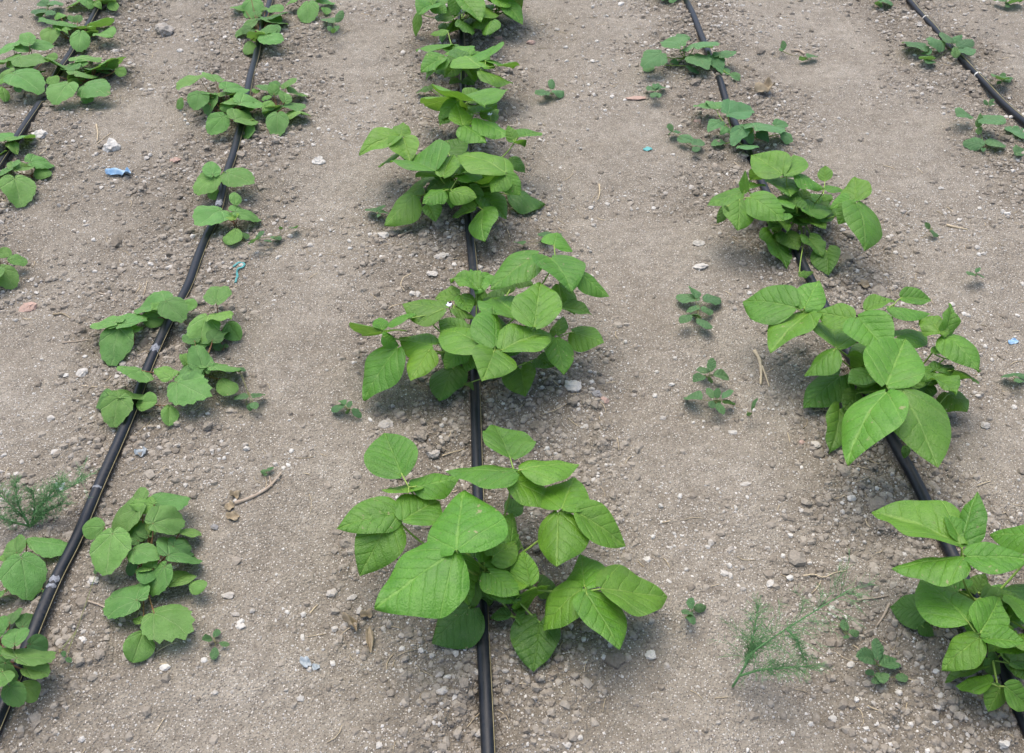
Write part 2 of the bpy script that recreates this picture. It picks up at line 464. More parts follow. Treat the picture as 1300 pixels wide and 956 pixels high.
def pick_spots(n, till_power, lo_keep):
    """random spots over the bed, wider far away, thinned by how much the soil has been worked"""
    out = []
    tot = 0
    while tot < n:
        y = RNG.uniform(.50, 3.6, n)
        x = RNG.uniform(-1, 1, n) * (.62 + .46 * y) + .05 * y
        patch = np.clip(.5 + 2.2 * (vnoise(x, y, .16, 61) + .5 * vnoise(x, y, .05, 62)), .08, 1.4)
        keep = RNG.random(n) < (lo_keep * patch + (1 - lo_keep) * tilled(x, y) ** till_power * (.45 + .55 * patch))
        keep &= rowdist(x, y) > .010
        out.append(np.stack([x[keep], y[keep]], -1)); tot += keep.sum()
    return np.vstack(out)[:n]

def scatter(name, label, cat, n, V0, F0, rlo, rhi, power, mat, sink, till_power, lo_keep, flat=(.55, .95), jitter=.28):
    p = pick_spots(n, till_power, lo_keep)
    r = rlo + (rhi - rlo) * RNG.random(n) ** power
    r = r * (0.85 + .12 * p[:, 1])
    sc = np.stack([RNG.uniform(.75, 1.3, n), RNG.uniform(.75, 1.3, n), RNG.uniform(*flat, n)], -1)
    a = RNG.uniform(0, 6.283, n)
    V = V0[None] * (1 + RNG.uniform(-jitter, jitter, (n, len(V0), 1))) * sc[:, None] * r[:, None, None]
    ca, sa = np.cos(a)[:, None], np.sin(a)[:, None]
    vx, vy = V[..., 0] * ca - V[..., 1] * sa, V[..., 0] * sa + V[..., 1] * ca
    z = ground_z(p[:, 0], p[:, 1]) + r * sc[:, 2] * sink
    W = np.stack([vx + p[:, :1], vy + p[:, 1:], V[..., 2] + z[:, None]], -1).reshape(-1, 3)
    F = (F0[None] + (np.arange(n) * len(V0))[:, None, None]).reshape(-1, 3)
    o = link(name, mesh_np(name, W, F, False), M[mat])
    tag(o, label, cat, kind='stuff')

scatter('soil_crumbs', 'loose brown soil crumbs strewn along the worked plant rows', 'soil crumbs', 44000, ICO_V, ICO_F, .0013, .0074, 2.3, 'crumb', .10, 1.0, .10)
scatter('lime_grit', 'fine pale lime grit scattered over the trodden soil', 'grit', 24000, OCT_V, OCT_F, .0007, .0027, 1.9, 'fleck', .25, 1.0, .75)
scatter('pale_gravel', 'pale gravel bits sprinkled over the whole bed', 'gravel', 7500, ICO_V, ICO_F, .0016, .0056, 2.6, 'stone', .3, 1.0, .45)

def straw_bits():
    n = 1100
    p = pick_spots(n, 1.0, .45)
    tubes = []
    for (x, y) in p:
        l = random.uniform(.006, .032) * (1 if random.random() < .85 else 1.8)
        a = random.uniform(0, 6.28); b = a + random.uniform(-.8, .8)
        P = [np.array([x, y])]
        for t in (a, (a + b) / 2, b):
            P.append(P[-1] + np.array([math.cos(t), math.sin(t)]) * l / 3)
        P = np.array(P)
        z = ground_z(P[:, 0], P[:, 1]) + .0012
        z = z * .5 + z.max() * .5
        tubes.append((np.column_stack([P, z]), random.uniform(.00035, .0009)))
    o = link('straw_bits', tubes_mesh('straw_bits', tubes, 3), M['straw'])
    tag(o, 'tiny bits of dry straw and root littered over the soil', 'straw', kind='stuff')
straw_bits()

# ------------------------------------------------------------------ drip pipes
PIPE_R = .0093
def smooth_path(pts2, step=.012):
    P = np.asarray(pts2)
    d = np.concatenate([[0], np.cumsum(np.linalg.norm(np.diff(P, axis=0), axis=1))])
    s = np.arange(0, d[-1], step)
    Q = np.stack([np.interp(s, d, P[:, i]) for i in range(2)], -1)
    k = np.exp(-np.linspace(-2, 2, 13) ** 2); k /= k.sum()
    Qp = np.vstack([np.repeat(Q[:1], 6, 0), Q, np.repeat(Q[-1:], 6, 0)])
    return np.stack([np.convolve(Qp[:, i], k, 'valid') for i in range(2)], -1)

def pipe(key, label, stripe_ang, sinks=(), stripe_r=.0006):
    Q = smooth_path(ROWS[key])
    z = broad(Q[:, 0], Q[:, 1]) + PIPE_R * .88 + .0025 * vnoise(Q[:, 0], Q[:, 1], .12, 77)
    z = np.where((Q[:, 1] < .43) | (Q[:, 1] > 3.74), ground_z(Q[:, 0], Q[:, 1]) + PIPE_R * .8, z)
    z = np.convolve(np.pad(z, 4, 'edge'), np.ones(9) / 9, 'valid')
    for (px, py, depth, half) in sinks:
        c = at(px, py)
        z = z - depth * np.exp(-(np.hypot(Q[:, 0] - c[0], Q[:, 1] - c[1]) / half) ** 4)
    P = np.column_stack([Q, z])
    V, F, cp = tube_arrays(P, PIPE_R, 16)
    me = bpy.data.meshes.new('drip_pipe')
    me.from_pydata(V.tolist(), [], F.tolist() + [c[:3] for c in cp.tolist()])
    me.polygons.foreach_set('use_smooth', [True] * len(me.polygons))
    o = tag(link('drip_pipe', me, M['pipe']), label, 'pipe', 'black drip pipes along the rows')
    # the printed stripe that runs the length of the pipe
    T = np.gradient(P, axis=0); T /= np.linalg.norm(T, axis=1)[:, None]
    X = np.cross(T, [0, 0, 1.0]); X /= np.linalg.norm(X, axis=1)[:, None]
    Y = np.cross(X, T)
    a = math.radians(stripe_ang) + .25 * vnoise(Q[:, 1], Q[:, 0], .5, 88)
    SP = P + (PIPE_R + .0001) * (np.cos(a)[:, None] * X + np.sin(a)[:, None] * Y)
    V, F, cp = tube_arrays(SP, stripe_r, 6)
    me = bpy.data.meshes.new('stripe')
    me.from_pydata(V.tolist(), [], F.tolist())
    link('stripe', me, M['stripe'], o)
    return o, P, X, Y, T

def band_on(pipe_t, px, py, name, mat, half, arc=(20, 160), lift=.0006, label=None):
    """a sleeve lying on the pipe: lime scale round a dripper, or a tie"""
    o, P, X, Y, T = pipe_t
    c = at(px, py, .01)
    i = int(np.argmin(np.hypot(P[:, 0] - c[0], P[:, 1] - c[1])))
    na, nl = 14, 7
    an = np.radians(np.linspace(arc[0], arc[1], na))
    V = []
    for u in np.linspace(-1, 1, nl):
        for j, a in enumerate(an):
            e = math.sin(math.pi * j / (na - 1)) if arc[1] - arc[0] < 300 else 1
            rr = PIPE_R + lift * (1 - u ** 4) - .0004 * (1 - e)
            w = half * (.8 + .25 * math.sin(j * .9 + px)) if name == 'lime_scale' else half
            V.append(P[i] + T[i] * u * w + rr * (math.cos(a) * X[i] + math.sin(a) * Y[i]))
    me = mesh_np(name, np.array(V), grid_faces(nl, na))
    b = link(name, me, M[mat], o)
    if label: b['label'] = label

p1 = pipe('outer_okra', 'black drip pipe partly buried by soil along the outer okra row', 40, [(56, 128, .014, .035)])
p2 = pipe('okra', 'black drip pipe with scuffs and tan stripe through the single okra row', 14)
p3 = pipe('bean', 'straight black drip pipe running under a full row of bean plants', 28)
p4 = pipe('mixed', 'crooked black drip pipe under both cucumber seedlings and bean plants', -30, [(907, 99, .012, .03)])
p5 = pipe('radish', 'thin black drip pipe with pale stripe and tie beside radish seedlings', 95, stripe_r=.0011)
for (px, py, hf) in ((81, 747, .006), (74, 763, .004), (128, 630, .003)):
    band_on(p2, px, py, 'lime_scale', 'scale', hf, (35, 130))
band_on(p2, 203, 452, 'lime_scale', 'scale', .011, (30, 140))
band_on(p2, 281, 259, 'lime_scale', 'scale', .012, (30, 140))
band_on(p5, 1233, 102, 'tie_band', 'tie', .0028, (-30, 329), .0012, 'pale tie band wrapped round the pipe')
band_on(p5, 1168, 26, 'tie_band', 'tie', .0022, (-30, 329), .0010, 'pale tie band wrapped round the pipe')

# ------------------------------------------------------------------ leaves
BEAN_T = [0, .02, .06, .12, .20, .30, .40, .52, .64, .75, .84, .91, .96, 1]
BEAN_W = [.05, .19, .315, .405, .468, .498, .496, .456, .378, .285, .195, .112, .053, 0]
OVAL_T = [0, .03, .08, .16, .28, .42, .56, .70, .82, .91, .97, 1]
OVAL_W = [.03, .13, .22, .325, .43, .49, .498, .455, .365, .26, .14, 0]
HEART_T = [0, .02, .06, .12, .20, .30, .42, .55, .68, .79, .88, .95, 1]
HEART_W = [.10, .26, .385, .455, .492, .498, .47, .41, .325, .235, .14, .055, 0]
STRAP_T, STRAP_W = [0, .1, .3, .55, .8, .93, 1], [.06, .16, .34, .5, .40, .2, 0]
NAT = {'b': .82, 'h': .98, 'o': 1.04, 'd': 1.06, 'c': 1.0, 't': .90, 'w': .62, 'y': .70, 'l': .4}

def leaf_geo(kind, L, W, big, r):
    """unit leaf -> (verts, uv, faces): x across, y from stalk joint to tip, z up"""
    droop, fold, wav = r.uniform(.0, .15), r.uniform(-.12, .30), r.uniform(.010, .034)
    ph = r.uniform(0, 6.28)
    rat = W / L
    if kind in 'bhtwyl':
        nt, ns = (23, 13) if big else (12, 7)
        tt = .5 * (1 - np.cos(np.pi * np.linspace(0, 1, nt)))
        tt = .6 * tt + .4 * np.linspace(0, 1, nt)
        ss = np.linspace(-1, 1, ns)
        t, s = np.meshgrid(tt, ss, indexing='ij')
        Tp, Wp = {'b': (BEAN_T, BEAN_W), 'y': (BEAN_T, BEAN_W), 'h': (HEART_T, HEART_W), 'l': (STRAP_T, STRAP_W)}.get(kind, (OVAL_T, OVAL_W))
        w = np.interp(t, Tp, Wp) * rat
        asym = 1 + r.uniform(-.10, .10) * np.sign(s)
        lobe = {'b': .06, 'y': .05, 'h': .17, 't': .05}.get(kind, .0)
        x = s * w * asym
        y = t - lobe * np.abs(s) ** 1.6 * np.exp(-t / .13)
        x = x + r.uniform(-.06, .06) * np.sin(np.pi * t) + r.uniform(-.03, .03) * t * (1 - t) * 4
        if kind == 'w':
            x *= 1 + .07 * np.sin(t * 38 + ph) * (np.abs(s) > .95)
        d = droop * (2.2 if kind == 'y' else 1)
        z = d * 4 * t * (1 - t) * .55 - (.10 + .18 * r.random()) * s * s * w * 1.2 + fold * np.abs(s) * w * 2
        z = z - r.uniform(0, .10) * np.clip(t - .72, 0, 1) ** 1.5
        fr = (y - .78 * np.abs(x) ** .9) * 5.2 + .22 * np.sin(7 * y + ph) + .3 * np.sin(9 * x + 2 * ph)
        fr = np.abs(fr - np.floor(fr) - .5) * 2
        q = {'b': .007, 'y': .030, 'h': .011}.get(kind, .005) * r.uniform(.5, 1.4)
        z = z + q * (1 - fr ** 3) * np.minimum(1, np.abs(s) * 4) * (np.abs(s) < .97) + q * .8 * np.minimum(1, np.abs(s) * 3)
        amp = wav * (2.6 if kind == 'y' else 1.5 if kind == 'h' else 1)
        z = z + .012 * np.sin(5.3 * x / rat + 2.1 * ph + 4 * y) * np.sin(8.7 * y + ph) * (1.0 if kind in 'bhy' else .5)
        z = z + amp * np.sin(t * r.uniform(9, 15) + ph + 2 * s) * np.abs(s) ** 2.2 + r.uniform(-.05, .05) * s * np.sin(np.pi * t)
        f = grid_faces(nt, ns)
    else:
        na, nr = (45, 9) if big else (29, 6)
        gap = .10
        th = np.linspace(-np.pi + gap, np.pi - gap, na)
        rho = np.linspace(0, 1, nr) ** .85
        c, R = .40, .60
        ro = c * np.cos(th) + np.sqrt(R * R - (c * np.sin(th)) ** 2)
        sharp = {'o': .035, 'd': .05, 'c': .13}[kind]
        k = th / 1.22
        tri = 1 - 2 * np.abs(k - np.round(k))
        ro = ro * (1 - sharp + 2 * sharp * tri * (np.abs(th) < 2.6)) * (1 + r.uniform(-.03, .03) * np.sin(2 * th + ph))
        ro = ro * (1 - .80 * np.exp(-((np.pi - np.abs(th)) / .30) ** 2))
        tn = {'o': .022, 'd': .045, 'c': .03}[kind]
        if big: ro = ro * (1 + tn * ((np.arange(na) % 2) * 2 - 1))
        ro = ro / ro[na // 2]
        x = np.outer(rho, ro * np.sin(th)); y = np.outer(rho, ro * np.cos(th))
        wid = x[-1].max() - x[-1].min()
        x = x * (rat / wid)
        t2 = np.broadcast_to(th, x.shape); r2 = np.outer(rho, ro)
        kv = t2 / .82 + .12 * np.sin(6 * r2 + ph)
        dv = np.abs(kv - np.round(kv)) * 2
        dv = 1 - (1 - dv) ** 2
        z = .055 * dv * r2 * np.minimum(1, r2 * 2) + .034 * np.sin(6 * x + ph) * np.sin(7 * y + 2 * ph) * np.minimum(1, r2 * 2) + droop * .8 * (y - y * y) - r.uniform(.04, .34) * r2 ** 2
        z = z + wav * 2.6 * np.sin(3 * t2 + ph) * r2 ** 2 + wav * np.sin(7 * t2 + 2 * ph) * r2 ** 3 + fold * .8 * np.abs(x)
        f = grid_faces(nr, na)
    uv = np.stack([x + .5, y + .5], -1)
    V = np.stack([x, y, z], -1).reshape(-1, 3) * L
    return V, uv.reshape(-1, 2), f

def leaf_fit(kind, b, t, wpx, h, ht, roll, pr=0.0, ph=0.0):
    """choose the tip height (and a little roll) that gives a natural width for this length"""
    best = None
    nat = NAT[kind]
    hts = [ht] if ht is not None else np.linspace(h - .075, h + .05, 14)
    rolls = [math.radians(roll)] if roll is not None else np.radians([-32, -20, -10, 0, 10, 20, 32])
    for hh in hts:
        Tp = at(*t, max(hh, .007))
        g = gz(Tp[0], Tp[1])
        if hh < g + .007:
            Tp = at(*t, g + .007)
        B = at(*b, h)
        Y = Tp - B
        L = np.linalg.norm(Y)
        if L < .004: continue
        Y = Y / L
        up = np.array([0, 0, 1.0]) - Y * Y[2]
        nu = np.linalg.norm(up)
        if nu < .25: continue
        up /= nu
        X0 = np.cross(Y, up)
        py = proj(Tp) - proj(B); py = py / (np.linalg.norm(py) + 1e-9)
        for rl in rolls:
            X = X0 * math.cos(rl) + up * math.sin(rl)
            mid = (B + Tp) / 2
            d = (proj(mid + X * .01) - proj(mid)) / .01
            perp = abs(d[0] * py[1] - d[1] * py[0])
            W = wpx * (1.10 if kind in 'bh' else 1.03) / max(perp, 60)
            c = math.log(W / L / nat) ** 2 * 3 + ((hh - (h - .018 + ph)) / .05) ** 2 * .30 + ((rl - pr) / .5) ** 2 * .22
            if best is None or c < best[0]:
                best = (c, B, Tp, X, Y, L, min(max(W, .62 * nat * L), 1.45 * nat * L))
    return best

KIND_MAT = {'bean': 'bean', 'okra': 'okra', 'cucumber': 'cucumber', 'weed': 'weed'}
STATS = []
HF = {'bean': .74, 'okra': .60, 'cucumber': .65, 'radish': .7}
PLACES = []
SHORT = {1: 'scorched bean', 2: 'flowering bean', 3: 'bushy pointed-leaf bean', 4: 'yellow-stalked bean', 5: 'tent-leaved bean', 6: 'dark-stemmed bean', 7: 'tall thin bean',
 8: 'dense bean', 9: 'upright bean', 10: 'curled-leaf bean', 20: 'cucumber beside the pipe', 21: 'cucumber astride the pipe', 30: 'toothed-leaf okra', 31: 'okra by the fennel', 32: 'okra at the pipe end',
 33: 'droopy okra', 34: 'arching okra', 35: 'okra by the teal string', 36: 'red-stalked okra', 37: 'leaning okra', 38: 'tiny folded okra', 39: 'sparse okra', 40: 'broad okra clump', 41: 'small okra by the clump',
 42: 'blue-green okra', 43: 'spreading okra', 44: 'large outer okra', 45: 'farthest outer okra', 46: 'okra in the pipe crook', 47: 'wide-leaved outer okra', 48: 'lone outer okra', 49: 'kidney-leaved okra', 50: 'heart-leaved okra',
 60: 'radish astride the pipe', 61: 'arching-leaf radish', 62: 'dull radish', 70: 'rosette weed', 72: 'clover-like weed', 74: 'four-leaved weed', 76: 'seven-leaved weed', 79: 'dull low weed', 83: 'flat path weed'}
def make_plant(species, label, cat, reg, base, groups, dk, group, stem_h=None, seed=0, smat=None):
    """reg = (x0, y0, scale) of the close-up that the measurements below were read from"""
    r = random.Random(seed * 17 + 3)
    short = SHORT.get(seed)
    x0, y0, sc = reg
    q = lambda x, y: (x0 + x / sc, y0 + y / sc)
    G = at(*q(*base))
    G[2] = gz(G[0], G[1])
    root = bpy.data.objects.new(species + ('_plant' if species == 'bean' else '' if species == 'weed' else '_seedling'), None)
    root.empty_display_size = .03
    root.location = G
    COL.objects.link(root)
    tag(root, label, cat, group)
    lm = M[KIND_MAT.get(species, 'weed')]
    sm = M[smat or {'okra': 'okra_stem', 'bean': 'bean_stem', 'cucumber': 'bean_stem'}.get(species, 'weed_stem')]
    thick = {'bean': .0026, 'okra': .0017, 'cucumber': .0020}.get(species, .0011)
    hmax = max(g[0] for g in groups) / 100 * HF.get(species, 1)
    if short: PLACES.append((short, G[0], G[1]))
    sh = hmax * (.34 if species == 'bean' else .16 if species == 'okra' else .2)
    lean = np.array([r.uniform(-.012, .012), r.uniform(-.012, .012), 0])
    top = np.array([0, 0, sh]) + lean
    stem = [(bez(np.array([0, 0, -.006]), np.array([0, 0, sh * .3]), top * .7, top, 8), np.linspace(thick * 1.25, thick, 8))]
    link('stem', tubes_mesh('stem', stem), sm, root)
    if species == 'bean':
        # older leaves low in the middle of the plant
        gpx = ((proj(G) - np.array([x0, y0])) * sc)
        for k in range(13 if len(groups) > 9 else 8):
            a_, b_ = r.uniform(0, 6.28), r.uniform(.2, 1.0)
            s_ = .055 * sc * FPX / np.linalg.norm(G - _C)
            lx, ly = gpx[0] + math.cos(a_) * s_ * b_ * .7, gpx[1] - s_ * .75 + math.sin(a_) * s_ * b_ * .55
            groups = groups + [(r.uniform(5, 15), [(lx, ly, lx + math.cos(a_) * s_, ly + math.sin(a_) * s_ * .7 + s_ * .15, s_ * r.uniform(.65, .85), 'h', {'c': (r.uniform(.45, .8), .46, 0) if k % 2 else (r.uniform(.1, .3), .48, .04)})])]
    if species == 'okra' and len(groups) > 7:
        gpx = ((proj(G) - np.array([x0, y0])) * sc)
        s_ = .030 * sc * FPX / np.linalg.norm(G - _C)
        for k in range(5):
            a_ = r.uniform(0, 6.28)
            lx, ly = gpx[0] + math.cos(a_) * s_ * 1.1, gpx[1] - s_ * 1.3 + math.sin(a_) * s_ * .9
            groups = groups + [(r.uniform(5, 8), [(lx, ly, lx + math.cos(a_) * s_, ly + math.sin(a_) * s_ * .8, s_ * 1.1, 'o', {'c': (r.uniform(.2, .7), .46, 0)})])]
    for grp in groups:
        h = grp[0] / 100 * HF.get(species, 1)
        bs, los = [], []
        for lf in grp[1]:
            bx, by, tx, ty, w = lf[:5]
            kind, ht, roll, tone = dk, None, None, None
            for e in lf[5:]:
                if isinstance(e, str): kind = e
                elif isinstance(e, dict): ht = e.get('ht', ht); roll = e.get('roll', roll); tone = e.get('c', tone)
            hh = h + r.uniform(-.004, .004)
            pb = at(*q(bx, by), hh)
            hh = max(hh, gz(pb[0], pb[1]) + .010)
            fit = leaf_fit(kind, q(bx, by), q(tx, ty), w / sc, hh, None if ht is None else ht / 100 * HF.get(species, 1), roll, r.uniform(-.42, .42), r.uniform(-.03, .022) * (1 if species == 'bean' else .6))
            if fit is None: continue
            c, B, Tp, X, Y, L, W = fit
            STATS.append((label[:30], kind, round(L, 3), round(W / L, 2), round(Tp[2], 3)))
            lpx = L * FPX / np.linalg.norm(B - _C)
            V, uv, f = leaf_geo(kind, L, W, lpx > 24, r)
            N = np.cross(X, Y)
            if N[2] < 0: X, N = -X, -N
            P = V[:, :1] * X + V[:, 1:2] * Y + V[:, 2:] * N
            # nothing dips under the soil
            gzv = ground_z(P[:, 0] + B[0], P[:, 1] + B[1]) - B[2] + .003
            P[:, 2] = np.maximum(P[:, 2], gzv)
            me = mesh_np('leaf', P, f)
            ul = me.uv_layers.new(name='UVMap')
            li = np.empty(len(me.loops), np.int32); me.loops.foreach_get('vertex_index', li)
            ul.data.foreach_set('uv', uv[li].astype(np.float32).ravel())
            o = link('seed_leaf' if kind == 't' else 'leaf', me, lm, root, B - G)
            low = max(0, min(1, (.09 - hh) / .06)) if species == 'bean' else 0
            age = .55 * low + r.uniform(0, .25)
            bri = .5 + r.uniform(-.17, .15) + (.05 if species in ('okra', 'cucumber') else 0)
            yel = r.uniform(0, .10) + (.28 if kind == 'y' and species == 'okra' else 0) + (.10 if kind == 't' else 0)
            if tone: age, bri, yel = tone
            o.color = (age, bri, yel, 1)
            bs.append((B - G, Y)); los.append(o)
        if not bs: continue
        J = np.mean([b for b, _ in bs], axis=0)
        if len(bs) > 1: J = J - np.array([0, 0, .004])
        frac = r.uniform(.55, 1.0)
        N0 = top * frac if species == 'bean' else top * r.uniform(.8, 1.0)
        out = J - N0
        tubes = []
        if np.linalg.norm(out) > .004:
            c1 = N0 + np.array([out[0] * .42, out[1] * .42, out[2] * .12 + .002])
            c2 = J - np.array([out[0] * .16, out[1] * .16, max(out[2] * .45, .004)])
            if gz(*(G + c2)[:2]) + .004 > (G + c2)[2]: c2[2] = gz(*(G + c2)[:2]) + .004 - G[2]
            tubes.append((bez(N0, c1, c2, J, 10), np.linspace(thick * .75, thick * .52, 10)))
        if len(bs) > 1:
            for b, Yd in bs:
                if np.linalg.norm(b - J) > .003:
                    tubes.append((bez(J, J + (b - J) * .4, b - Yd * .002, b + Yd * .004, 5), np.full(5, thick * .45)))
        if tubes:
            so = link('leaf_stalk', tubes_mesh('leaf_stalk', tubes, 5), sm, root)
            if len(los) > 1:
                for o in los: o.parent = so; o.name = 'leaflet'
    return root

R1, R2, R3, R4 = (420, 520, 2.732), (440, 280, 3.714), (440, 130, 4.815), (500, 0, 6.826)
R5, R6, R7, R8 = (930, 340, 3.539), (1080, 610, 3.677), (880, 160, 4.781), (780, 0, 4.781)
L1, L2, L3, L4 = (0, 580, 3.2967), (100, 340, 4.344), (200, 180, 5.978), (200, 60, 6.5)
L5, L6, L7, L8 = (0, 0, 6.373), (0, 140, 3.983), (270, 0, 6.5), (1080, 0, 4.3455)
Y = {'c': (0, .62, .25)}
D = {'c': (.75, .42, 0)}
BG = 'bean plants of the plot'

make_plant('bean', 'spreading bean plant on the straight pipe with scorched leaf tips and one huge leaf', 'bean plant', R1, (520, 660), [
 (20, [(248, 228, 185, 80, 170), (290, 268, 452, 232, 80), (270, 290, 212, 272, 45)]),
 (21, [(622, 168, 565, 58, 150), (668, 208, 862, 190, 92), (640, 218, 398, 214, 88), (612, 236, 788, 332, 95)]),
 (19, [(237, 356, 18, 415, 125), (205, 383, 100, 578, 160), (250, 385, 378, 320, 120)]),
 (23, [(436, 488, 462, 280, 245, {'c': (.05, .56, .0)})]),
 (21, [(425, 495, 152, 692, 235, {'c': (.0, .52, .02)})]),
 (13, [(440, 510, 478, 678, 90)]),
 (19, [(800, 346, 845, 236, 165), (850, 355, 1020, 476, 120), (788, 356, 784, 545, 170)]),
 (13, [(880, 614, 868, 504, 150), (938, 622, 1168, 650, 140), (868, 622, 735, 768, 130), (885, 636, 1002, 832, 140)]),
 (14, [(618, 490, 628, 358, 92), (640, 470, 545, 500, 90, D)]),
 (12, [(690, 606, 668, 488, 90, Y), (676, 602, 526, 580, 62, Y), (716, 618, 670, 696, 80, Y)]),
 (11, [(640, 545, 578, 500, 72, 'y')]),
 (5, [(478, 690, 350, 812, 165, 'h', D)]),
 (5, [(725, 738, 702, 912, 160, 'h', D)]),
 (6, [(622, 715, 556, 725, 42, 'y'), (640, 720, 680, 750, 50, 'y'), (650, 710, 660, 680, 45, 'y')]),
 (7, [(520, 540, 600, 560, 80, D), (590, 610, 650, 665, 80, D)]),
 (6, [(720, 600, 790, 630, 70, D), (610, 350, 670, 335, 60, D)]),
 (6, [(540, 600, 575, 640, 35, 'y', Y)]),
], 'b', BG, seed=1)

make_plant('bean', 'flowering bean plant on the straight pipe with broad overlapping leaves', 'bean plant', R2, (600, 650), [
 (23, [(905, 162, 678, 326, 150), (962, 180, 1062, 338, 195), (978, 118, 990, 56, 140), (1100, 248, 1238, 360, 90)]),
 (18, [(1000, 300, 1080, 442, 110), (1020, 410, 1157, 446, 50, D)]),
 (19, [(850, 490, 688, 365, 150)]),
 (21, [(885, 500, 915, 294, 215, {'c': (.05, .48, .06)})]),
 (20, [(655, 596, 442, 520, 175), (700, 594, 685, 408, 160), (735, 610, 965, 540, 125), (695, 616, 640, 757, 205)]),
 (13, [(405, 590, 248, 552, 105, Y), (390, 610, 302, 757, 125, Y)]),
 (12, [(240, 602, 80, 848, 150, {'ht': 3})]),
 (15, [(172, 524, 72, 545, 95), (172, 546, 250, 592, 58), (165, 515, 150, 458, 70)]),
 (19, [(465, 415, 262, 392, 110), (290, 462, 203, 482, 38)]),
 (15, [(620, 330, 488, 288, 80, 'y'), (600, 330, 684, 268, 90, 'y'), (640, 320, 600, 402, 45, 'y'), (590, 300, 610, 240, 80, 'y')]),
 (12, [(530, 352, 415, 368, 60), (540, 352, 580, 436, 85), (500, 412, 602, 462, 55)]),
 (9, [(780, 282, 716, 352, 60, D), (800, 285, 880, 300, 50, D)]),
 (5, [(500, 700, 438, 852, 152, 'h')]),
 (5, [(822, 700, 842, 832, 150, 'h')]),
 (11, [(985, 556, 1025, 727, 125), (1062, 524, 1215, 575, 118), (988, 536, 1022, 450, 62)]),
 (7, [(560, 600, 420, 560, 90, D), (720, 380, 640, 360, 60, D)]),
 (6, [(900, 650, 980, 690, 90, D), (560, 770, 600, 800, 35, 'y')]),
], 'b', BG, seed=2)

make_plant('bean', 'bushy bean plant on the straight pipe with drooping pointed front leaves', 'bean plant', R3, (700, 610), [
 (17, [(318, 206, 76, 322, 118), (348, 216, 388, 372, 170), (332, 200, 350, 122, 110)]),
 (13, [(320, 316, 193, 392, 28)]),
 (18, [(545, 425, 345, 372, 175), (590, 455, 655, 320, 120)]),
 (14, [(620, 312, 735, 218, 130, D), (690, 400, 745, 300, 100)]),
 (18, [(970, 430, 676, 322, 128), (962, 438, 885, 552, 110), (976, 436, 1065, 570, 120)]),
 (5, [(1010, 562, 1214, 626, 115, 'h', D)]),
 (9, [(1005, 340, 1092, 432, 80)]),
 (17, [(1042, 216, 1188, 185, 52), (1022, 236, 985, 140, 72), (1020, 250, 1090, 276, 30)]),
 (9, [(408, 570, 230, 754, 165, {'ht': 3})]),
 (8, [(470, 520, 342, 566, 110), (500, 625, 545, 732, 110)]),
 (15, [(590, 540, 462, 622, 100), (640, 540, 642, 652, 140), (640, 545, 797, 582, 110), (680, 462, 842, 452, 60)]),
 (7, [(790, 650, 648, 706, 70), (740, 590, 752, 652, 80)]),
 (8, [(830, 572, 977, 718, 138)]),
 (9, [(835, 656, 842, 852, 172)]),
 (6, [(780, 560, 862, 490, 70, D), (880, 520, 900, 590, 80, D)]),
], 'b', BG, seed=3)

make_plant('bean', 'bean plant on the straight pipe with a yellowish stalk and folded upper leaves', 'bean plant', R4, (590, 1060), [
 (16, [(556, 855, 268, 922, 150), (570, 868, 792, 920, 165, {'roll': 10}), (545, 880, 395, 1040, 120)]),
 (17, [(595, 1080, 545, 905, 175), (720, 1030, 1010, 1190, 120), (600, 1085, 800, 1240, 130)]),
 (12, [(740, 960, 910, 950, 100), (800, 960, 870, 1070, 120)]),
 (4, [(330, 782, 195, 812, 50, 'h', D)]),
 (5, [(760, 800, 862, 790, 80, 'h', D)]),
], 'b', BG, seed=4)

make_plant('bean', 'bean plant on the straight pipe with reddish stalks and leaves folded like tents', 'bean plant', R4, (600, 700), [
 (15, [(436, 492, 232, 620, 165), (442, 500, 275, 692, 90)]),
 (16, [(690, 420, 428, 470, 85)]),
 (17, [(752, 580, 580, 470, 175), (792, 520, 880, 406, 180), (740, 610, 1032, 722, 95), (900, 570, 1030, 592, 45)]),
 (14, [(465, 262, 312, 302, 45), (500, 386, 193, 442, 32)]),
 (5, [(600, 700, 700, 740, 90, D), (560, 690, 480, 730, 70, D)]),
], 'b', BG, seed=5)

make_plant('bean', 'bean plant on the straight pipe with dark stems between two folded leaf clusters', 'bean plant', R4, (570, 300), [
 (16, [(335, 46, 205, 134, 130), (345, 50, 462, 118, 110), (338, 40, 270, -40, 150), (350, 36, 430, -40, 140)]),
 (11, [(215, 110, 188, 318, 62)]),
 (18, [(590, -20, 757, 194, 190), (545, -20, 528, 152, 125), (570, -30, 520, -140, 160)]),
 (6, [(575, 210, 640, 212, 60, D), (520, 200, 415, 372, 75), (440, 200, 380, 250, 60, D)]),
], 'b', BG, seed=6)

make_plant('bean', 'tall thin-stemmed bean plant next to the straight pipe with one hanging leaf', 'bean plant', R4, (880, 240), [
 (14, [(955, 20, 1115, 218, 140), (930, 60, 880, -30, 120), (900, 10, 860, 30, 40)]),
 (17, [(900, -60, 1040, -110, 120), (890, -60, 800, -130, 120)]),
], 'b', BG, seed=7)

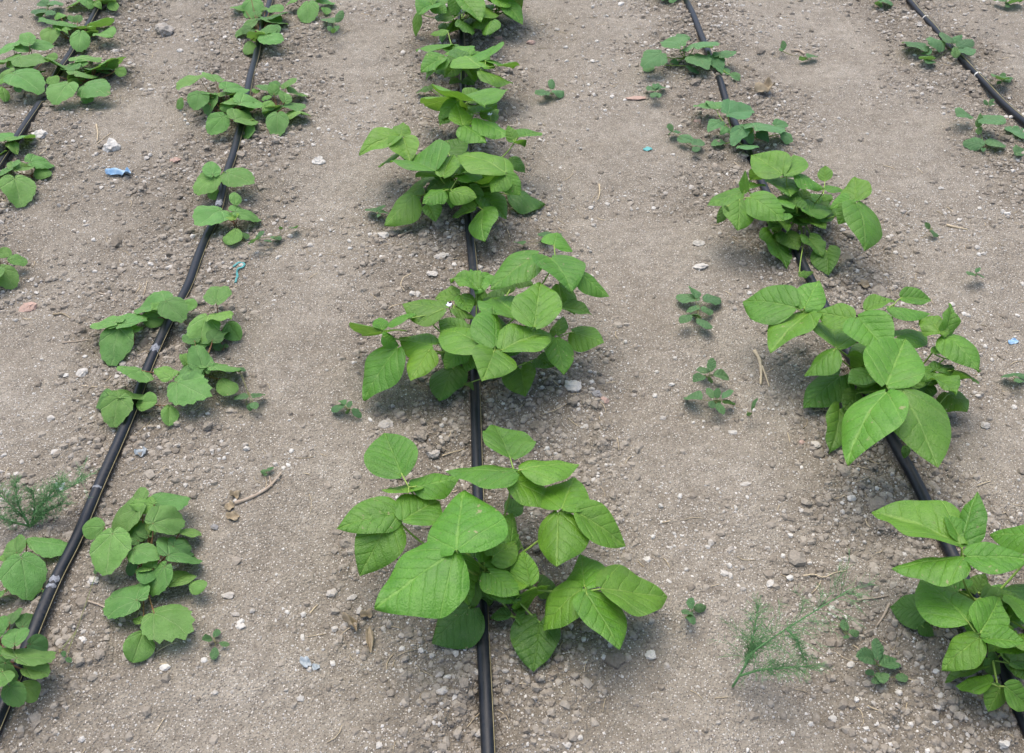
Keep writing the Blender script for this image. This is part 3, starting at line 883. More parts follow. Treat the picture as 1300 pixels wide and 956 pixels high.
make_plant('bean', 'dense bean plant on the crooked pipe with two very large shaded front leaves', 'bean plant', R5, (730, 600), [
 (17, [(280, 180, 46, 154, 165), (322, 182, 388, 56, 140), (345, 206, 168, 380, 130), (330, 186, 402, 176, 48)]),
 (22, [(540, 232, 378, 202, 104), (562, 224, 704, 392, 190), (600, 190, 730, 150, 60)]),
 (20, [(755, 134, 893, 146, 76, {'roll': -20}), (700, 178, 892, 206, 38)]),
 (16, [(465, 362, 430, 256, 165), (458, 368, 322, 486, 108)]),
 (7, [(480, 490, 318, 634, 150, 'h')]),
 (5, [(480, 640, 432, 836, 88, 'h')]),
 (11, [(640, 350, 516, 392, 85, D)]),
 (22, [(690, 530, 775, 318, 262), (690, 560, 514, 882, 228), (765, 556, 922, 900, 262, {'c': (.35, .50, 0)})]),
 (15, [(740, 310, 862, 290, 80), (620, 480, 520, 520, 90, D)]),
 (20, [(940, 302, 843, 228, 92, 'y'), (946, 296, 972, 160, 72, 'y'), (956, 306, 1107, 462, 120)]),
 (15, [(900, 470, 985, 448, 62, 'y', D), (900, 490, 1003, 572, 95, 'y'), (985, 460, 1077, 502, 70), (890, 450, 828, 512, 70)]),
 (17, [(900, 385, 1000, 390, 24), (1010, 415, 1107, 468, 40, D)]),
 (6, [(970, 560, 1055, 645, 110, 'h'), (780, 800, 770, 857, 42, 'y')]),
 (8, [(560, 560, 500, 640, 100, D), (880, 520, 840, 600, 100, D)]),
], 'b', BG, seed=8)

make_plant('bean', 'upright bean plant over the end of the crooked pipe with long pointed top leaves', 'bean plant', R6, (570, 720), [
 (23, [(510, 302, 98, 146, 150), (522, 296, 592, 52, 138), (514, 286, 438, 160, 85), (528, 362, 192, 412, 90), (540, 356, 835, 366, 138)]),
 (20, [(900, 262, 648, 254, 125), (900, 270, 1010, 380, 130)]),
 (18, [(545, 656, 322, 464, 190), (604, 712, 690, 546, 182), (600, 736, 424, 886, 160), (622, 736, 822, 762, 82)]),
 (15, [(850, 690, 722, 534, 95), (860, 700, 960, 600, 110)]),
 (9, [(700, 560, 832, 480, 100, D), (650, 562, 630, 462, 55)]),
 (10, [(690, 782, 852, 805, 66), (740, 850, 830, 880, 60, 'y')]),
 (5, [(335, 600, 182, 590, 150, 'h', D), (330, 680, 390, 725, 60, 'h', D)]),
 (7, [(640, 850, 440, 945, 90, D), (720, 800, 850, 860, 120, D)]),
 (13, [(760, 700, 640, 800, 110), (780, 720, 900, 830, 120)]), (12, [(740, 640, 830, 560, 90), (700, 620, 620, 610, 80, D)]), (9, [(560, 800, 470, 760, 90, D), (640, 830, 700, 900, 90, D), (780, 860, 860, 960, 110, D)]),
 (10, [(655, 945, 490, 960, 80, Y), (700, 960, 640, 1080, 110), (720, 960, 830, 1060, 110)]),
], 'b', BG, seed=9)

make_plant('bean', 'bushy bean plant on the crooked pipe with curled dark left leaves', 'bean plant', R7, (640, 640), [
 (19, [(540, 292, 352, 176, 190), (545, 290, 612, 170, 150), (620, 288, 793, 388, 72)]),
 (14, [(450, 302, 343, 332, 62, D), (530, 320, 595, 424, 155), (550, 310, 642, 322, 34)]),
 (17, [(310, 402, 316, 268, 62), (285, 402, 82, 484, 90), (282, 448, 272, 634, 185), (200, 490, 142, 592, 62, D), (345, 430, 550, 578, 175)]),
 (12, [(330, 390, 205, 400, 60), (340, 380, 400, 360, 60)]),
 (9, [(440, 560, 480, 645, 80), (510, 560, 575, 642, 62), (560, 470, 648, 545, 82)]),
 (8, [(580, 562, 722, 590, 92)]),
 (5, [(480, 660, 570, 866, 150, 'h')]),
 (6, [(565, 650, 640, 754, 122, 'h')]),
 (5, [(700, 680, 785, 795, 110, 'h'), (812, 756, 822, 908, 172, 'h')]),
 (18, [(985, 456, 985, 308, 175), (985, 442, 832, 502, 72), (992, 466, 1035, 760, 225), (985, 472, 880, 600, 110)]),
 (16, [(800, 332, 800, 242, 86), (800, 382, 922, 392, 46), (790, 420, 850, 450, 50, 'y')]),
 (9, [(760, 470, 690, 410, 60), (640, 500, 560, 560, 80, D)]),
 (5, [(700, 520, 790, 620, 100, D), (640, 900, 730, 890, 45, 'y')]),
], 'b', BG, seed=10)

CG = 'cucumber seedlings on the crooked pipe'
make_plant('cucumber', 'cucumber seedling beside the crooked pipe with leaves on both of its sides', 'cucumber plant', R8, (440, 400), [
 (9, [(280, 325, 172, 385, 130)]), (11, [(395, 275, 290, 225, 115)]), (11, [(485, 280, 555, 220, 125)]),
 (8, [(490, 335, 562, 405, 120)]), (8, [(640, 335, 728, 285, 75)]), (7, [(595, 340, 650, 408, 100)]),
 (10, [(420, 240, 400, 178, 90)]), (3, [(340, 380, 395, 392, 28, 't'), (240, 390, 175, 430, 40, 't'), (460, 400, 480, 440, 60, 't', D)]),
 (4, [(650, 410, 690, 460, 60), (700, 450, 760, 490, 50, 't')]),
], 'c', CG, seed=20)
make_plant('cucumber', 'cucumber seedling straddling the crooked pipe near a round reddish pebble', 'cucumber plant', R8, (720, 870), [
 (10, [(690, 690, 842, 655, 140)]), (10, [(855, 765, 1012, 710, 125)]), (8, [(780, 775, 715, 880, 105)]),
 (8, [(785, 780, 850, 868, 90)]), (6, [(640, 740, 568, 795, 80)]), (7, [(690, 775, 640, 820, 55, 'y', Y)]),
 (2, [(672, 870, 583, 882, 38, 't')]), (7, [(645, 665, 568, 628, 60, 'y', Y), (600, 660, 505, 640, 50, 't')]),
 (7, [(975, 760, 1062, 745, 70)]), (4, [(1010, 810, 1086, 855, 60, 't')]), (4, [(780, 880, 850, 900, 50, 't')]), (5, [(880, 800, 940, 850, 70, D)]),
], 'c', CG, seed=21)
make_plant('cucumber', 'cut-off small seedling at the far end of the crooked pipe', 'cucumber plant', R8, (350, -10), [
 (3, [(345, -12, 358, 18, 52, 't'), (340, -20, 290, -30, 50, 't')]), (5, [(350, -40, 400, -60, 70)]),
], 'c', CG, seed=22)

OG = 'okra seedlings of the plot'
make_plant('okra', 'okra clump beside the pipe with toothed front leaf and many round leaves', 'okra plant', L1, (650, 520), [
 (11, [(590, 195, 442, 275, 140)]), (10, [(640, 195, 788, 170, 90)]), (11, [(645, 200, 543, 205, 60, 'y', Y)]),
 (12, [(640, 278, 778, 235, 135)]), (8, [(625, 330, 535, 290, 85, 'y')]), (9, [(435, 292, 343, 298, 88, 't')]),
 (11, [(470, 322, 440, 487, 165)]), (9, [(705, 412, 822, 380, 145)]), (9, [(560, 390, 640, 410, 100)]),
 (8, [(690, 460, 615, 570, 95)]), (6, [(700, 545, 790, 485, 98, 't')]), (5, [(795, 528, 862, 545, 70, 't')]),
 (8, [(572, 600, 438, 560, 185)]), (7, [(645, 655, 775, 705, 185, 'd')]), (5, [(600, 732, 555, 862, 128, 't')]),
 (8, [(640, 470, 588, 480, 55, 'y')]), (7, [(750, 322, 812, 300, 58, 't')]), (6, [(575, 440, 525, 480, 60, 't', D)]), (5, [(600, 690, 560, 680, 40, 'y', Y)]),
], 'o', OG, seed=30)
make_plant('okra', 'okra seedling with one ribbed hanging leaf below feathery fennel', 'okra plant', L1, (85, 500), [
 (8, [(90, 425, 118, 568, 200)]), (7, [(110, 345, 310, 380, 70, 'w')]), (8, [(70, 400, 40, 330, 110)]), (6, [(60, 420, -10, 425, 40, 'y', Y), (20, 570, -20, 575, 40, 't')]), (5, [(180, 555, 240, 575, 40, 'w')]),
], 'o', OG, seed=31)
make_plant('okra', 'okra seedling cluster by the pipe end with five rounded leaves', 'okra plant', L1, (60, 905), [
 (14, [(70, 842, 195, 798, 115)]), (13, [(22, 862, 30, 948, 78)]), (12, [(108, 885, 205, 905, 90)]), (14, [(62, 782, 72, 704, 110)]),
 (13, [(-8, 742, 15, 662, 55)]), (12, [(40, 960, 90, 1040, 110)]), (11, [(90, 950, 160, 1010, 90, 't')]), (14, [(10, 900, -70, 960, 110)]), (12, [(-10, 830, -60, 800, 80)]),
], 'o', OG, seed=32)
make_plant('okra', 'okra seedling with a long drooping leaf on the open side of the scuffed pipe', 'okra plant', L2, (290, 440), [
 (9, [(200, 300, 87, 288, 85)]), (9, [(215, 320, 342, 240, 95)]), (8, [(222, 332, 180, 532, 185)]), (6, [(300, 350, 350, 330, 40, 'y', Y)]),
], 'o', OG, seed=33)
make_plant('okra', 'okra seedling arching over the scuffed pipe with small round seed leaves', 'okra plant', L2, (480, 320), [
 (9, [(475, 188, 318, 212, 100)]), (10, [(478, 186, 560, 252, 150)]), (6, [(572, 195, 652, 215, 82, 't')]), (5, [(348, 270, 470, 298, 92, 't')]), (8, [(470, 205, 400, 235, 48, 'y', Y)]),
], 'o', OG, seed=34)
make_plant('okra', 'okra seedling near the teal string with yellowing young leaf', 'okra plant', L2, (765, 390), [
 (11, [(758, 188, 780, 86, 148)]), (8, [(705, 272, 650, 410, 168)]), (8, [(735, 262, 840, 285, 75, 'y', Y)]), (5, [(825, 302, 890, 398, 110, 't')]),
 (2, [(790, 450, 745, 410, 50, 't', D), (800, 440, 820, 420, 30, 't', D)]),
], 'o', OG, seed=35)
make_plant('okra', 'okra seedling with a red stalk across the pipe and one big ribbed leaf', 'okra plant', L2, (700, 610), [
 (8, [(540, 632, 700, 705, 215, 'd')]), (9, [(690, 562, 640, 422, 135)]), (8, [(720, 545, 853, 505, 115)]), (5, [(788, 612, 850, 698, 112, 't')]),
 (9, [(520, 612, 415, 565, 82, 'y', Y)]), (7, [(345, 565, 262, 600, 145)]), (7, [(600, 540, 560, 480, 60, 'y')]), (7, [(700, 590, 720, 560, 40, 'y', Y)]),
], 'o', OG, seed=36)
make_plant('okra', 'okra seedling leaning to the pipe with two round seed leaves over and past it', 'okra plant', L2, (275, 800), [
 (8, [(165, 705, 78, 745, 88)]), (8, [(222, 702, 348, 675, 88)]), (9, [(225, 716, 182, 867, 172)]), (5, [(325, 745, 432, 735, 102, 't')]), (3, [(500, 760, 495, 872, 102, 't')]),
], 'o', OG, seed=37)
make_plant('okra', 'tiny okra seedling straddling the pipe with two folded leaves and a round one', 'okra plant', L3, (480, 350), [
 (8, [(430, 258, 290, 388, 165)]), (9, [(420, 250, 390, 150, 135)]), (8, [(530, 238, 703, 290, 168)]), (4, [(432, 345, 422, 442, 98, 't')]), (8, [(500, 240, 490, 290, 45, 'y', Y)]),
], 'o', OG, seed=38)
make_plant('okra', 'sparse okra seedling beside the pipe with a yellow young leaf', 'okra plant', L3, (575, 625), [
 (6, [(480, 522, 315, 585, 175)]), (6, [(590, 482, 588, 383, 98, 't')]), (7, [(590, 530, 792, 530, 118)]), (5, [(602, 590, 518, 592, 45, 'y', {'c': (0, .7, .6)})]),
 (3, [(600, 662, 550, 782, 122, 't')]), (2, [(640, 690, 688, 735, 45, 't', D)]),
], 'o', OG, seed=39)
make_plant('okra', 'broad okra clump over the pipe with many overlapping pale leaves', 'okra plant', L4, (590, 620), [
 (10, [(350, 252, 160, 335, 68)]), (12, [(478, 268, 440, 178, 160)]), (11, [(560, 342, 742, 315, 115)]), (11, [(345, 378, 318, 508, 182)]), (10, [(430, 380, 350, 340, 80)]),
 (9, [(500, 392, 575, 345, 95)]), (9, [(450, 400, 408, 548, 115)]), (9, [(672, 460, 568, 405, 85)]), (10, [(685, 458, 885, 435, 145)]), (8, [(640, 490, 508, 522, 75, 'y', Y)]),
 (9, [(540, 572, 425, 712, 185)]), (9, [(640, 592, 790, 575, 155)]), (4, [(740, 640, 750, 752, 112, 't')]), (5, [(205, 420, 158, 505, 60, 't')]), (6, [(780, 600, 770, 640, 45, 'y')]), (7, [(800, 380, 830, 360, 50, 'y')]),
], 'o', OG, seed=40)
make_plant('okra', 'small okra seedling apart from the pipe beside the broad okra clump', 'okra plant', L4, (1010, 560), [
 (8, [(960, 382, 955, 288, 102)]), (9, [(1060, 335, 1112, 255, 85, 't')]), (9, [(1050, 445, 1055, 348, 115)]), (7, [(1095, 380, 1172, 390, 62, 't')]), (7, [(930, 420, 870, 410, 50, 't')]),
 (8, [(945, 450, 862, 535, 95, 'y', Y)]), (7, [(990, 552, 980, 697, 190)]), (4, [(1097, 522, 1192, 542, 62, 't')]),
], 'o', OG, seed=41)
make_plant('okra', 'okra seedling above the exposed bit of the outer pipe with blue-green leaves', 'okra plant', L5, (620, 340), [
 (7, [(418, 238, 395, 345, 155)]), (8, [(455, 222, 607, 185, 85)]), (8, [(650, 262, 635, 378, 170)]), (7, [(490, 250, 550, 280, 60, 'y', Y)]), (7, [(700, 220, 760, 265, 60, 'y', Y)]),
 (6, [(720, 192, 905, 192, 92, 't')]), (4, [(808, 275, 915, 300, 92, 't')]), (3, [(470, 100, 540, 125, 50, 't')]),
], 'o', OG, seed=42)
make_plant('okra', 'spreading okra seedling leaning off the buried bit of the outer pipe', 'okra plant', L5, (690, 690), [
 (8, [(620, 485, 792, 438, 80)]), (7, [(620, 520, 715, 500, 65)]), (8, [(750, 562, 922, 535, 110)]), (8, [(875, 500, 977, 490, 52)]), (8, [(612, 595, 762, 575, 90)]), (5, [(930, 572, 1022, 602, 84, 't')]),
 (8, [(545, 680, 435, 808, 195)]), (7, [(690, 690, 825, 698, 148)]), (4, [(702, 738, 710, 834, 118, 't')]), (6, [(462, 612, 388, 682, 84, 't')]), (6, [(562, 572, 478, 532, 48, 't')]),
 (7, [(600, 580, 560, 650, 70)]), (4, [(820, 640, 870, 700, 60, 'y', Y)]),
], 'o', OG, seed=43)
make_plant('okra', 'large okra clump on the open side of the outer pipe', 'okra plant', L5, (130, 690), [
 (12, [(105, 372, -10, 375, 115)]), (12, [(240, 352, 195, 265, 135)]), (11, [(262, 362, 440, 350, 92)]), (11, [(120, 372, 245, 405, 75)]), (10, [(150, 470, 365, 492, 118)]), (6, [(370, 462, 463, 475, 84, 't')]),
 (10, [(115, 602, 305, 665, 180)]), (9, [(90, 580, -15, 590, 90)]), (4, [(20, 705, 40, 824, 84, 't')]), (9, [(60, 490, -20, 480, 120)]), (8, [(60, 640, 10, 690, 70, 'y', Y)]), (8, [(130, 470, 90, 550, 90)]),
], 'o', OG, seed=44)
make_plant('okra', 'okra seedling crossing the far stretch of the outer pipe', 'okra plant', L5, (800, 60), [
 (6, [(700, -5, 715, 52, 120)]), (5, [(900, 10, 935, 88, 92, 't')]), (6, [(770, 20, 825, 78, 60, 'y', Y)]), (7, [(820, 0, 895, 15, 60)]), (7, [(680, -10, 615, 15, 70)]), (9, [(800, -60, 850, -130, 110)]),
], 'o', OG, seed=45)
make_plant('okra', 'okra seedling in the crook of the outer pipe', 'okra plant', L6, (50, 230), [
 (8, [(40, 152, 127, 115, 75)]), (6, [(62, 162, 92, 230, 68, 'y', Y)]), (5, [(-5, 225, 20, 235, 50, 't')]), (8, [(20, 150, -40, 130, 80)]),
], 'o', OG, seed=46)
make_plant('okra', 'okra seedling beside the outer pipe with one wide front leaf', 'okra plant', L6, (165, 350), [
 (7, [(155, 262, 272, 245, 85)]), (4, [(190, 280, 245, 337, 78, 't')]), (8, [(75, 300, 155, 275, 65)]), (8, [(60, 290, -15, 310, 60)]), (7, [(75, 348, 108, 472, 180)]),
], 'o', OG, seed=47)
make_plant('okra', 'lone okra seedling with three leaves at the outermost soil edge', 'okra plant', L6, (5, 850), [
 (6, [(-5, 722, 57, 722, 56)]), (5, [(42, 762, 137, 755, 58, 't')]), (6, [(5, 800, 75, 890, 118)]), (6, [(-20, 800, -60, 860, 90)]),
], 'o', OG, seed=48)
make_plant('okra', 'okra seedling on the pipe with a kidney-shaped leaf and a long narrow one', 'okra plant', L7, (400, 330), [
 (8, [(320, 0, 325, 142, 185)]), (5, [(245, 42, 160, 65, 62, 't')]), (7, [(478, 62, 582, 78, 78)]), (6, [(440, 60, 415, 85, 45, 't')]), (5, [(470, 145, 412, 140, 60, 't')]), (5, [(490, 130, 545, 208, 92, 't')]),
 (7, [(430, 285, 350, 335, 130)]), (7, [(440, 290, 540, 340, 135)]), (8, [(450, 275, 480, 195, 120)]), (6, [(342, 182, 182, 292, 75)]), (4, [(302, 340, 290, 452, 104, 't')]), (7, [(420, 285, 380, 265, 40, 'y', Y)]),
], 'o', OG, seed=49)
make_plant('okra', 'okra seedling with a heart-shaped leaf just off the far stretch of pipe', 'okra plant', L7, (810, 170), [
 (8, [(790, 25, 770, 167, 175)]), (7, [(860, 5, 1000, 15, 70)]), (4, [(920, 62, 942, 122, 78, 't')]), (6, [(650, 0, 640, 25, 90, 't')]), (9, [(830, -20, 880, -90, 120)]),
], 'o', OG, seed=50)

RG = 'radish seedlings beside the tied pipe'
make_plant('radish', 'radish seedling with leaves on both sides of the tied pipe', 'radish plant', L8, (540, 320), [
 (6, [(405, 282, 322, 238, 62, 'w')]), (6, [(522, 236, 428, 232, 66, 'w')]), (7, [(540, 240, 505, 180, 55, 'w')]), (6, [(560, 240, 612, 192, 44, 'w')]), (6, [(590, 262, 675, 218, 66, 'w')]),
 (5, [(600, 262, 658, 306, 55, 'w')]), (5, [(575, 320, 570, 258, 50, 'y', Y)]), (3, [(450, 330, 385, 310, 36, 'w', Y), (450, 335, 415, 345, 40, 'w')]), (3, [(400, 290, 440, 300, 40, 'w')]),
], 'w', RG, seed=60)
make_plant('radish', 'radish seedling in front of the tied pipe with an arching pale leaf', 'radish plant', L8, (705, 730), [
 (5, [(667, 642, 582, 636, 48, 'w')]), (7, [(725, 640, 842, 685, 70, 'w')]), (5, [(700, 700, 715, 622, 42, 'y', Y)]), (4, [(738, 802, 622, 780, 75, 'w')]), (3, [(768, 762, 832, 812, 62, 'w')]), (2, [(735, 815, 730, 838, 28, 'w')]), (4, [(700, 740, 720, 700, 36, 'y', Y)]),
], 'w', RG, seed=61)
make_plant('radish', 'radish seedling half under the tied pipe with two dull leaves', 'radish plant', L8, (960, 830), [
 (5, [(965, 765, 885, 698, 66, 'w')]), (3, [(965, 840, 900, 850, 60, 'w')]), (4, [(970, 830, 1040, 800, 70, 'w')]),
], 'w', RG, seed=62)

# ------------------------------------------------------------------ weeds
WG = 'low weeds on the bare soil'
Z1, Z2, Z3 = (840, 340, 4.78), (840, 700, 4.0625), (240, 540, 2.896)
make_plant('weed', 'rosette weed with toothed dusty leaves on the path near the bean', 'weed', Z1, (230, 270), [
 (2.5, [(230, 195, 90, 168, 58), (250, 195, 358, 190, 60), (205, 185, 180, 122, 50), (230, 252, 150, 262, 40), (180, 285, 116, 338, 52), (216, 305, 302, 368, 50), (240, 255, 312, 262, 42), (225, 285, 190, 290, 35)]),
], 'w', WG, seed=70)
make_plant('weed', 'grey-green weed with three pointed leaves above a clover-like weed', 'weed', Z1, (290, 650), [
 (3, [(290, 635, 228, 602, 55), (295, 630, 306, 545, 56), (312, 650, 408, 672, 62), (265, 660, 190, 690, 50), (290, 660, 300, 700, 28)]),
], 'w', WG, seed=71)
make_plant('weed', 'bright clover-like weed below the grey-green pointed weed', 'weed', Z1, (330, 810), [
 (2.5, [(240, 800, 148, 788, 48), (315, 795, 280, 728, 48), (335, 795, 345, 728, 44), (370, 795, 428, 740, 44), (335, 820, 375, 892, 50), (315, 810, 295, 850, 50), (345, 800, 330, 830, 50), (390, 800, 430, 830, 40)]),
], 'w', WG, seed=72)
make_plant('weed', 'single slender bright weed shoot next to the split straw', 'weed', Z1, (545, 900), [
 (3, [(545, 870, 585, 790, 26, 'l'), (545, 880, 520, 900, 22, 'l'), (548, 860, 560, 820, 26, 'l')]),
], 'w', WG, seed=73)
make_plant('weed', 'four-leaved weed sprout on the path beside the bean leaf tip', 'weed', Z2, (150, 330), [
 (2, [(155, 300, 155, 238, 42), (165, 296, 232, 284, 46), (160, 322, 155, 372, 50), (150, 312, 104, 318, 36)]),
], 'w', WG, seed=74)
make_plant('weed', 'three-leaved weed sprout between the fennel and the bean plant', 'weed', Z2, (955, 430), [
 (2, [(950, 410, 940, 350, 44), (965, 420, 1020, 415, 40), (955, 430, 948, 448, 30)]),
], 'w', WG, seed=75)
make_plant('weed', 'leafy weed with seven oval leaves near the fennel frond', 'weed', Z2, (1115, 620), [
 (3.5, [(1112, 562, 1112, 446, 62), (1098, 562, 1004, 545, 86), (1128, 592, 1224, 570, 88)]), (2.5, [(1130, 625, 1145, 684, 70), (1205, 650, 1272, 650, 48), (1095, 640, 1058, 612, 36), (1130, 640, 1085, 680, 50)]),
], 'w', WG, seed=76)
make_plant('weed', 'three scattered leaflets of a weed near white stone chips', 'weed', Z3, (90, 800), [
 (1.5, [(85, 785, 48, 790, 26), (92, 780, 105, 748, 24), (95, 815, 90, 862, 32), (110, 800, 150, 806, 18)]),
], 'w', WG, seed=77)
make_plant('weed', 'dark tiny weed beside the curved dry twig', 'weed', Z3, (282, 180), [
 (1.5, [(285, 168, 262, 170, 16), (285, 170, 308, 152, 16), (283, 175, 275, 185, 14)]),
], 'w', WG, seed=78)
make_plant('weed', 'dull low weed in front of the long drooping bean leaf', 'weed', (330, 380, 4.346), (485, 600), [
 (1.8, [(465, 590, 392, 602, 44), (470, 585, 440, 560, 34), (495, 600, 500, 560, 30), (505, 605, 562, 650, 38), (490, 605, 485, 632, 26)]),
], 'w', WG, seed=79)
make_plant('weed', 'small blue-green weed beyond the okra seed leaf', 'weed', L2, (950, 740), [
 (1.8, [(935, 715, 868, 705, 36), (965, 720, 1018, 700, 36), (960, 740, 975, 780, 48), (950, 745, 945, 790, 36), (880, 560, 910, 550, 28), (890, 560, 842, 562, 24)]),
], 'w', WG, seed=80)
make_plant('weed', 'straggling weed beside the sparse okra seedling', 'weed', L3, (760, 740), [
 (2, [(750, 745, 705, 752, 36), (770, 725, 800, 675, 40), (770, 740, 750, 710, 36)]), (1.5, [(850, 745, 820, 755, 28), (870, 735, 930, 715, 36), (940, 665, 930, 640, 30), (1020, 655, 1050, 655, 26)]),
], 'w', WG, seed=81)
make_plant('weed', 'upright serrated weed on the path beyond the far okra', 'weed', L7, (995, 280), [
 (4, [(1000, 190, 925, 160, 50), (1010, 185, 1075, 85, 60), (990, 260, 950, 215, 40), (1000, 270, 1040, 210, 40), (995, 275, 1000, 230, 40)]),
], 'w', WG, seed=82)
make_plant('weed', 'flat three-leaved weed in the middle of the wide path', 'weed', (660, 0, 2.896), (115, 345), [
 (2, [(108, 340, 56, 345, 26), (115, 328, 118, 290, 28), (122, 340, 162, 335, 28), (112, 345, 95, 335, 20)]),
], 'w', WG, seed=83)
make_plant('weed', 'small weed beside the long pink tile shard', 'weed', R8, (245, 570), [
 (2, [(245, 550, 205, 520, 40), (255, 545, 300, 530, 40), (245, 560, 230, 592, 40), (250, 560, 275, 592, 36), (245, 540, 240, 508, 36)]),
], 'w', WG, seed=84)
make_plant('weed', 'two-stemmed weed by the cucumber seedling and teal scrap', 'weed', R8, (470, 900), [
 (2.5, [(480, 860, 388, 828, 60), (470, 880, 540, 858, 52), (480, 890, 500, 922, 52), (350, 800, 332, 750, 40), (350, 800, 372, 790, 30)]),
], 'w', WG, seed=85)
make_plant('weed', 'dull weed sprout past the cucumber on a grey pebble', 'weed', R8, (1020, 320), [
 (2, [(1020, 310, 1022, 245, 34), (1018, 312, 1006, 290, 22), (1130, 340, 1170, 360, 30), (1170, 350, 1225, 345, 26)]),
], 'w', WG, seed=86)
make_plant('weed', 'small weed on the far side of the tied pipe', 'weed', L8, (840, 450), [
 (2.5, [(835, 440, 797, 420, 34), (840, 435, 840, 400, 34), (850, 440, 886, 425, 34), (845, 448, 870, 455, 26), (830, 450, 805, 465, 20), (740, 440, 715, 425, 26)]),
], 'w', WG, seed=87)
make_plant('weed', 'weed touching the tied pipe', 'weed', L8, (762, 590), [
 (2.5, [(760, 580, 735, 550, 22), (765, 575, 790, 545, 24), (765, 585, 790, 570, 20)]),
], 'w', WG, seed=88)
make_plant('weed', 'dark weed patch beside the outer okra far along the row', 'weed', L5, (370, 90), [
 (4, [(380, 50, 310, 20, 60), (390, 40, 450, 10, 60), (370, 90, 258, 85, 60), (380, 90, 440, 118, 50), (370, 100, 340, 130, 40), (390, 60, 420, 40, 50), (370, 30, 360, -10, 60)]),
], 'w', WG, seed=89)
make_plant('weed', 'lone dark weed on the path past the dense bean plant', 'weed', (1120, 160, 2.172), (130, 285), [
 (2, [(130, 285, 118, 266, 14), (132, 288, 156, 302, 14)]),
], 'w', WG, seed=90)
make_plant('weed', 'tiny greyish weed beyond the dense bean plant', 'weed', (1120, 160, 2.172), (258, 408), [
 (2, [(256, 408, 234, 408, 12), (260, 405, 268, 390, 12), (262, 410, 278, 414, 10)]),
], 'w', WG, seed=91)
make_plant('weed', 'blue-green weed at the farthest edge of the plot soil past the crinkled bean', 'weed', (1120, 160, 2.172), (362, 692), [
 (2, [(360, 690, 334, 688, 16), (370, 690, 391, 684, 22), (368, 695, 386, 706, 16)]),
], 'w', WG, seed=92)
make_plant('weed', 'cut-off weed at the far end of the tied pipe', 'weed', L8, (175, 20), [
 (3, [(170, 15, 140, 25, 36), (180, 10, 215, 5, 30), (175, 10, 165, -20, 36)]),
], 'w', WG, seed=93)
make_plant('weed', 'far weed beyond the tied pipe with several small leaves', 'weed', L8, (860, 20), [
 (3, [(855, 10, 800, 5, 30), (865, 15, 865, 42, 30), (870, 10, 930, 10, 30), (850, 5, 830, -20, 30)]),
], 'w', WG, seed=94)
make_plant('weed', 'pair of blue-green leaves beside the pipe and white stone', 'weed', L1, (270, 840), [
 (2, [(270, 838, 262, 812, 22), (275, 842, 300, 860, 24), (402, 490, 402, 468, 24)]),
], 'w', WG, seed=95)
make_plant('weed', 'tiny weed pair at the foot of the bushy bean', 'weed', R3, (190, 680), [
 (2, [(180, 670, 140, 650, 40), (195, 660, 215, 630, 36), (195, 675, 240, 670, 30), (190, 680, 195, 700, 26)]),
], 'w', WG, seed=96)
make_plant('weed', 'small sprout under the flowering bean edge', 'weed', R3, (1240, 830), [
 (2.5, [(1245, 830, 1195, 795, 60), (1250, 835, 1300, 850, 50), (1080, 870, 1040, 855, 36)]),
], 'w', WG, seed=97)
# ------------------------------------------------------------------ stones and clods one can pick up
def rock_mesh(name, sub, seed, rough, flat):
    import bmesh
    bm = bmesh.new()
    bmesh.ops.create_icosphere(bm, subdivisions=sub, radius=1)
    rr = random.Random(seed)
    planes = [(Vector((rr.gauss(0, 1), rr.gauss(0, 1), rr.gauss(0, 1))).normalized(), rr.uniform(.55, .85)) for _ in range(9)]
    from mathutils import noise
    for v in bm.verts:
        p = v.co.copy()
        for nrm, d in planes:
            s = p.dot(nrm)
            if s > d: p -= nrm * (s - d) * .85
        p *= 1 + rough * noise.noise(v.co * 2.2 + Vector((seed * 3.1, 0, 0))) + rough * .5 * noise.noise(v.co * 5 + Vector((0, seed * 1.7, 0)))
        p.z *= flat
        v.co = p
    me = bpy.data.meshes.new(name)
    bm.to_mesh(me); bm.free()
    me.polygons.foreach_set('use_smooth', [False] * len(me.polygons))
    return me

STONE_ME = [rock_mesh('pebble', 2, 10 + i, .30, random.uniform(.5, .8)) for i in range(8)]
CLOD_ME = [rock_mesh('soil_clod', 2, 40 + i, .42, random.uniform(.6, .85)) for i in range(9)]
for me in STONE_ME: me.materials.append(M['stone'])
for me in CLOD_ME: me.materials.append(M['clod'])

def whereabouts(x, y):
    on = 'in the worked row soil' if tilled(np.array([x]), np.array([y]))[0] > .5 else 'on the trodden path'
    best = min(PLACES, key=lambda p: math.hypot(p[1] - x, p[2] - y))
    return on + ' near the ' + best[0]
def look(r, asp):
    return ('tiny', 'small', 'larger')[(r > .0055) + (r > .0085)] + ' ' + ('rounded', 'oval', 'elongated')[(asp > 1.1) + (asp > 1.25)]

def put_rock(name, me, x, y, r, label, cat, group=None, sink=.25, asp=1.0, rot=None):
    o = bpy.data.objects.new(name, me)
    COL.objects.link(o)
    o.location = (x, y, gz(x, y) + r * sink)
    o.scale = (r * asp, r, r)
    o.rotation_euler = (random.uniform(-.25, .25), random.uniform(-.25, .25), random.uniform(0, 6.28) if rot is None else rot)
    return tag(o, label, cat, group)

